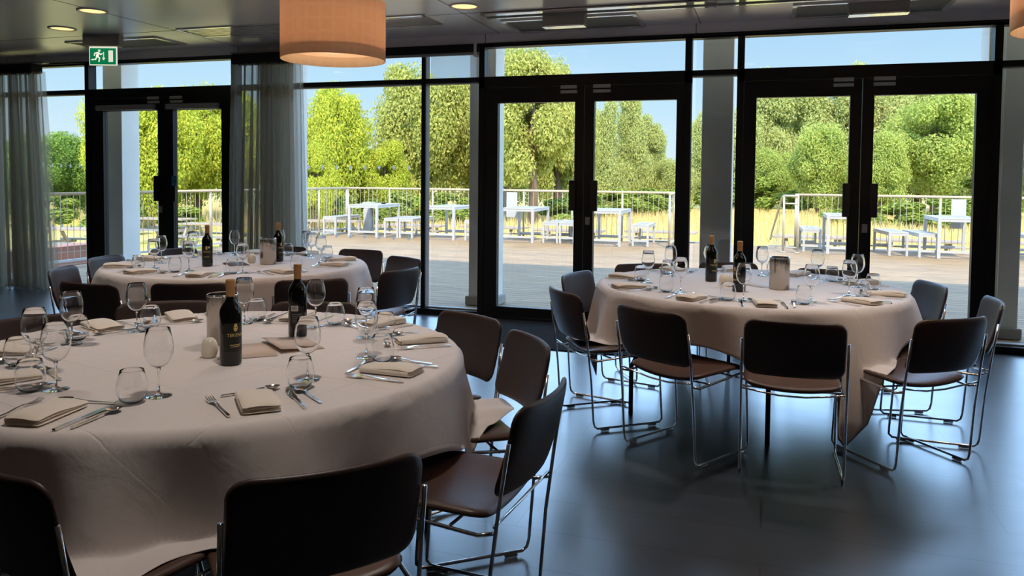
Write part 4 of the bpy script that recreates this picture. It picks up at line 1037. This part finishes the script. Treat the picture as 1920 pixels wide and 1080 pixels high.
NN = [(-1.868, 1.64), (-1.401, 1.934), (-1.203, 2.408), (-1.316, 2.896), (-1.616, 3.218), (-2.068, 3.159), (-2.565, 2.967), (-2.722, 2.66), (-2.671, 2.164), (-2.308, 1.869)]
RN = [(-.056+.05, 4.382), (.49, 4.666), (.682, 5.013), (.589, 5.516), (.196, 5.85), (-.252, 5.975), (-.643, 5.75), (-.910, 5.241), (-.796, 4.774), (-.391, 4.46)]
FN = [(-3.544, 4.257), (-3.142, 4.61), (-3.045, 5.105), (-3.173, 5.46), (-3.674, 5.742), (-4.125, 5.63), (-4.43, 5.43), (-4.60, 4.93), (-4.399, 4.46), (-4.011, 4.249)]
rn = random.Random(21)
SLOT = {}
for k, lst in (('N', NN), ('R', RN), ('F', FN)):
    cx, cy = TC[k]
    SLOT[k] = [(math.degrees(math.atan2(y-cy, x-cx)), SEATS[i][1]) for i, (x, y) in enumerate(lst)]
    for i, (x, y) in enumerate(lst):
        nm = f'{SEATS[i][1]} place of the {PLACE[k]}'; g = f'on the {PLACE[k]}'
        a = math.atan2(y-cy, x-cx); r = math.hypot(x-cx, y-cy)
        d = Vector((-math.cos(a), -math.sin(a))); rt = Vector((d.y, -d.x)); p = Vector((x, y)) if r < .80 else Vector((cx, cy))-d*.80
        rz = math.atan2(d.y, d.x)-PI/2
        def at(s, f_, j=.006): q = p+rt*(s+rn.uniform(-j, j))+d*(f_+rn.uniform(-j, j)); return (q.x, q.y, ZTOP)
        NP.put(at(0, 0), rz+rn.uniform(-.12, .12), f'cream folded napkin at the {nm}', 'napkins '+g)
        FK.put(at(-.115, .005), rz+rn.uniform(-.10, .10), f'dinner fork left of the napkin at the {nm}', 'forks '+g)
        KN.put(at(.105, .005), rz+rn.uniform(-.08, .08), f'dinner knife right of the napkin at the {nm}', 'knives '+g)
        SP.put(at(.150, .010), rz+rn.uniform(-.14, .10), f'round soup spoon beside the knife at the {nm}', 'soup spoons '+g)
        DS.put(at(.01, .135), rz-PI/2+rn.uniform(-.1, .1)+(PI if i % 3 == 0 else 0), f'dessert spoon lying above the napkin at the {nm}', 'dessert spoons '+g)
def assign(k, pts):
    """give each glass the name of a place, nearest angle first, each place once"""
    cx, cy = TC[k]; cand = []
    for i, (x, y) in enumerate(pts):
        a = math.degrees(math.atan2(y-cy, x-cx))
        for j, (sa, nm) in enumerate(SLOT[k]): cand.append((abs((a-sa+180) % 360-180), i, j))
    got = {}; used = set()
    for c, i, j in sorted(cand):
        if i not in got and j not in used: got[i] = j; used.add(j)
    return [SLOT[k][got[i]][1] for i in range(len(pts))]
NW = [(-2.37, 2.033), (-2.572, 2.37), (-2.076, 1.853), (-2.529, 2.658), (-1.731, 1.903), (-1.417, 2.217), (-1.895, 3.029), (-2.225, 2.97), (-1.571, 2.89), (-1.393, 2.567)]
NT = [(-2.458, 2.041), (-2.133, 1.812), (-2.618, 2.438), (-2.529, 2.735), (-1.752, 1.820), (-2.216, 3.05), (-1.834, 3.090), (-1.385, 2.125), (-1.512, 2.950), (-1.307, 2.527)]
RW = [(-.721, 5.039), (-.628, 5.458), (-.479, 4.686), (-.119, 4.506), (-.384, 5.688), (-.033, 5.703), (.319, 5.575), (.235, 4.586), (.54, 5.337), (.456, 4.923)]
RT = [(-.781, 5.12), (-.561, 4.676), (-.659, 5.55), (-.20, 4.480), (.045, 5.80), (.41, 5.574), (.194, 4.495), (.62, 5.25), (.520, 4.850)]
FW = [(-4.128, 4.503), (-4.3, 4.766), (-3.789, 4.456), (-4.379, 5.199), (-4.189, 5.469), (-3.389, 4.508), (-3.905, 5.691), (-3.62, 5.651), (-3.477, 5.49), (-3.242, 5.257)]
FT = [(-4.17, 4.401), (-3.825, 4.364), (-3.419, 4.440), (-3.793, 5.641), (-3.178, 4.831), (-3.37, 5.56), (-4.46, 5.238)]
for k, ws, ts in (('N', NW, NT), ('R', RW, RT), ('F', FW, FT)):
    for (x, y), nm in zip(ws, assign(k, ws)): WG.put((x, y, ZTOP), rn.uniform(0, 6), f'empty stemmed wine glass at the {nm} place of the {PLACE[k]}', f'wine glasses on the {PLACE[k]}')
    for (x, y), nm in zip(ts, assign(k, ts)): TU.put((x, y, ZTOP), rn.uniform(0, 6), f'empty rounded stemless tumbler at the {nm} place of the {PLACE[k]}', f'tumblers on the {PLACE[k]}')

def wrap(me, r, z0, ang):
    """bend flat lettering (x across, y up) round a bottle of radius r, facing -y turned by ang"""
    for v in me.vertices:
        a = v.co.x/r+ang-PI/2; z = v.co.y+z0; rr = r+v.co.z
        v.co = (rr*math.cos(a), rr*math.sin(a), z)
    me.update()
def curved_patch(w_, h_, r, z0, ang, n=8):
    b = B()
    for j in (0, 1):
        for i in range(n+1):
            a = (i/n-.5)*w_/r+ang-PI/2; b.v.append((r*math.cos(a), r*math.sin(a), z0+(j-.5)*h_))
    b.f = [(i, i+1, n+2+i, n+1+i) for i in range(n)]
    return b
def bottle(x, y, rz, label, back=False, sticker=False):
    t = thing('wine_bottle', label, 'wine bottle', (x, y, ZTOP), rz, 'red wine bottles')
    B().lathe([(0, .002), (.030, .0), (.0355, .003), (.0372, .010), (.0372, .182), (.0355, .196), (.029, .211), (.0205, .222), (.0155, .234), (.0145, .26), (.0145, .292), (0, .292)], 32).build('glass_body', 'wine_glass_green', t, True)
    B().lathe([(.0151, .236), (.0153, .238), (.0151, .27), (.0160, .272), (.0160, .296), (.0150, .300), (0, .300)], 24).build('capsule', 'capsule_tan', t, True)
    R = .0376
    if back:
        t2 = curved_patch(.060, .085, R, .088, 0).build('back_label', 'label_black', t, True)
        curved_patch(.030, .023, R+.0003, .122, -.28).build('barcode_patch', 'label_white', t2, True)
        bars = B(); rr = random.Random(3); xx = -.010
        while xx < .010:
            wv = rr.choice((.0006, .0011, .0016)); p = curved_patch(wv, .013, R+.0005, .122, -.28+xx/R, 1); bars.add(p.v, p.f); xx += wv+rr.choice((.0006, .001))
        bars.build('barcode', 'label_grey', t2)
        for q in range(5):
            curved_patch(.045, .0018, R+.0003, .098-.008*q, .02).build('small_print', 'label_grey', t2, True)
    else:
        t2 = curved_patch(.075, .10, R, .100, 0, 12).build('front_label', 'label_black', t, True)
        me = text_mesh('TEKENA', .0165); wrap(me, R+.0004, .108, .12); me.materials.append(MATS['gold_ink'])
        o = bpy.data.objects.new('lettering', me); COL.objects.link(o); o.parent = t2
        em = B()
        def spot(cx_, cz, w_, h_, lift):
            n = 14; v = [(math.cos(a*2*PI/n)*w_/2, math.sin(a*2*PI/n)*h_/2) for a in range(n)]
            pts = []
            for (px, pz) in v:
                a = (cx_+px)/R+.12-PI/2; pts.append(((R+lift)*math.cos(a), (R+lift)*math.sin(a), .133+cz+pz))
            return pts, [tuple(range(n))]
        em.add(*spot(0, 0, .015, .024, .0005)); em.add(*spot(0, .012, .011, .007, .0006)); em.build('emblem', 'gold_ink', t2)
        ey = B(); ey.add(*spot(-.0032, .002, .004, .003, .0009)); ey.add(*spot(.0032, .002, .004, .003, .0009)); ey.add(*spot(0, -.007, .006, .0018, .0009)); ey.build('emblem_marks', 'label_black', t2)
        curved_patch(.040, .0022, R+.0003, .074, .12).build('small_print', 'gold_ink', t2, True)
        curved_patch(.034, .0016, R+.0003, .068, .12).build('small_print', 'gold_ink', t2, True)
        if sticker:
            st = B(); n = 16; pts = []
            for q in range(n):
                a = (.017+.0075*math.cos(q*2*PI/n))/R+.12-PI/2; pts.append(((R+.0009)*math.cos(a), (R+.0009)*math.sin(a), .140+.0075*math.sin(q*2*PI/n)))
            st.add(pts, [tuple(range(n))]); st.build('award_sticker', 'label_white', t2)
    return t
bottle(-1.79, 2.313, .64+.35, 'dark wine bottle with gold lettering beside the steel cooler on nearest table')
bottle(-1.844, 2.81, .52, 'dark wine bottle showing its barcode label on the nearest table', back=True)
bottle(-3.855, 4.726, .66-.25, 'dark wine bottle with round white sticker on the far left table', sticker=True)
bottle(-3.579, 5.195, .60+.5, 'dark wine bottle right behind the cooler on the far left table')
bottle(-.345, 5.276, .07+.5, 'dark wine bottle left of the salt pots on the right-hand table', sticker=True)
bottle(-.154, 4.862, .03-.9, 'dark wine bottle behind a wine glass on the right-hand table')

def cooler(x, y, k):
    t = thing('wine_cooler', f'brushed steel cylindrical wine cooler on the {PLACE[k]}', 'wine cooler', (x, y, ZTOP), rn.uniform(0, 3), 'steel wine coolers')
    B().lathe([(0, 0), (.056, 0), (.059, .003), (.0595, .19)], 40).build('outer_wall', 'brushed_steel', t, True)
    B().lathe([(.0595, .188), (.0605, .193), (.0585, .196), (.0555, .193)], 40).build('rim', 'chrome', t, True)
    B().lathe([(.0555, .194), (.054, .012), (0, .010)], 40).build('inner_wall', 'brushed_steel', t, True)
cooler(-2.05, 2.60, 'N'); cooler(.074, 5.06, 'R'); cooler(-3.541, 5.01, 'F')
def egg(x, y, label, m='porcelain'):
    t = thing('condiment_pot', label, 'salt pot', (x, y, ZTOP), 0, 'egg-shaped salt and pepper pots')
    B().lathe([(0, 0), (.021, 0), (.0275, .010), (.0305, .026), (.029, .044), (.0225, .061), (.012, .071), (0, .0745)], 24).build('pot', m, t, True)
    for q in range(3): B().lathe([(0, .0006), (.0012, .0004), (.0012, -.001)], 6, (.005*math.cos(q*2.1), .005*math.sin(q*2.1), .0738)).build('hole', 'black_steel', t)
egg(-1.931, 2.375, 'cream egg-shaped salt pot in front of the cooler on the nearest table'); egg(-1.868, 2.41, 'cream egg-shaped pepper pot half behind the near wine bottle')
egg(-.256, 5.12, 'egg-shaped pot, left of the pair on the right-hand table'); egg(-.205, 5.07, 'egg-shaped pot, right of the pair on the right-hand table')
egg(-3.700, 5.03, 'cream egg-shaped pot left of the cooler on the far left table')
def menu(x, y, rz, label, m, open_=.05, w_=.21, h_=.148):
    t = thing('menu_card', label, 'menu card', (x, y, ZTOP+.0003), rz, 'folded menu cards')
    def leaf(lift, nm):
        b = B(); n = 8
        for i in range(n+1):
            u = i/n
            for s in (0, h_): b.v.append((s-h_/2, u*w_-w_/2, .0005+lift*math.sin(u*PI*.5)*(u**.5)))
        b.f = [(2*i, 2*i+1, 2*i+3, 2*i+2) for i in range(n)]
        o = b.build(nm, m, t, True); sm = o.modifiers.new('thick', 'SOLIDIFY'); sm.thickness = .0006; sm.offset = 1
    leaf(0, 'lower_leaf'); leaf(open_, 'upper_leaf')
menu(-1.765, 2.655, math.radians(142), 'brown folded menu card standing ajar on the nearest table', 'kraft_card', .016, .17, .25)
menu(-1.850, 2.520, math.radians(132), 'brown folded menu card lying flat behind the near bottle', 'kraft_card', .0012, .15, .25)
menu(-3.74, 4.90, .9, 'dark folded menu card on the far left table', 'dark_card', .006)
menu(-.055, 5.20, .8, 'pale folded menu card on the right-hand table', 'white_card', .006)
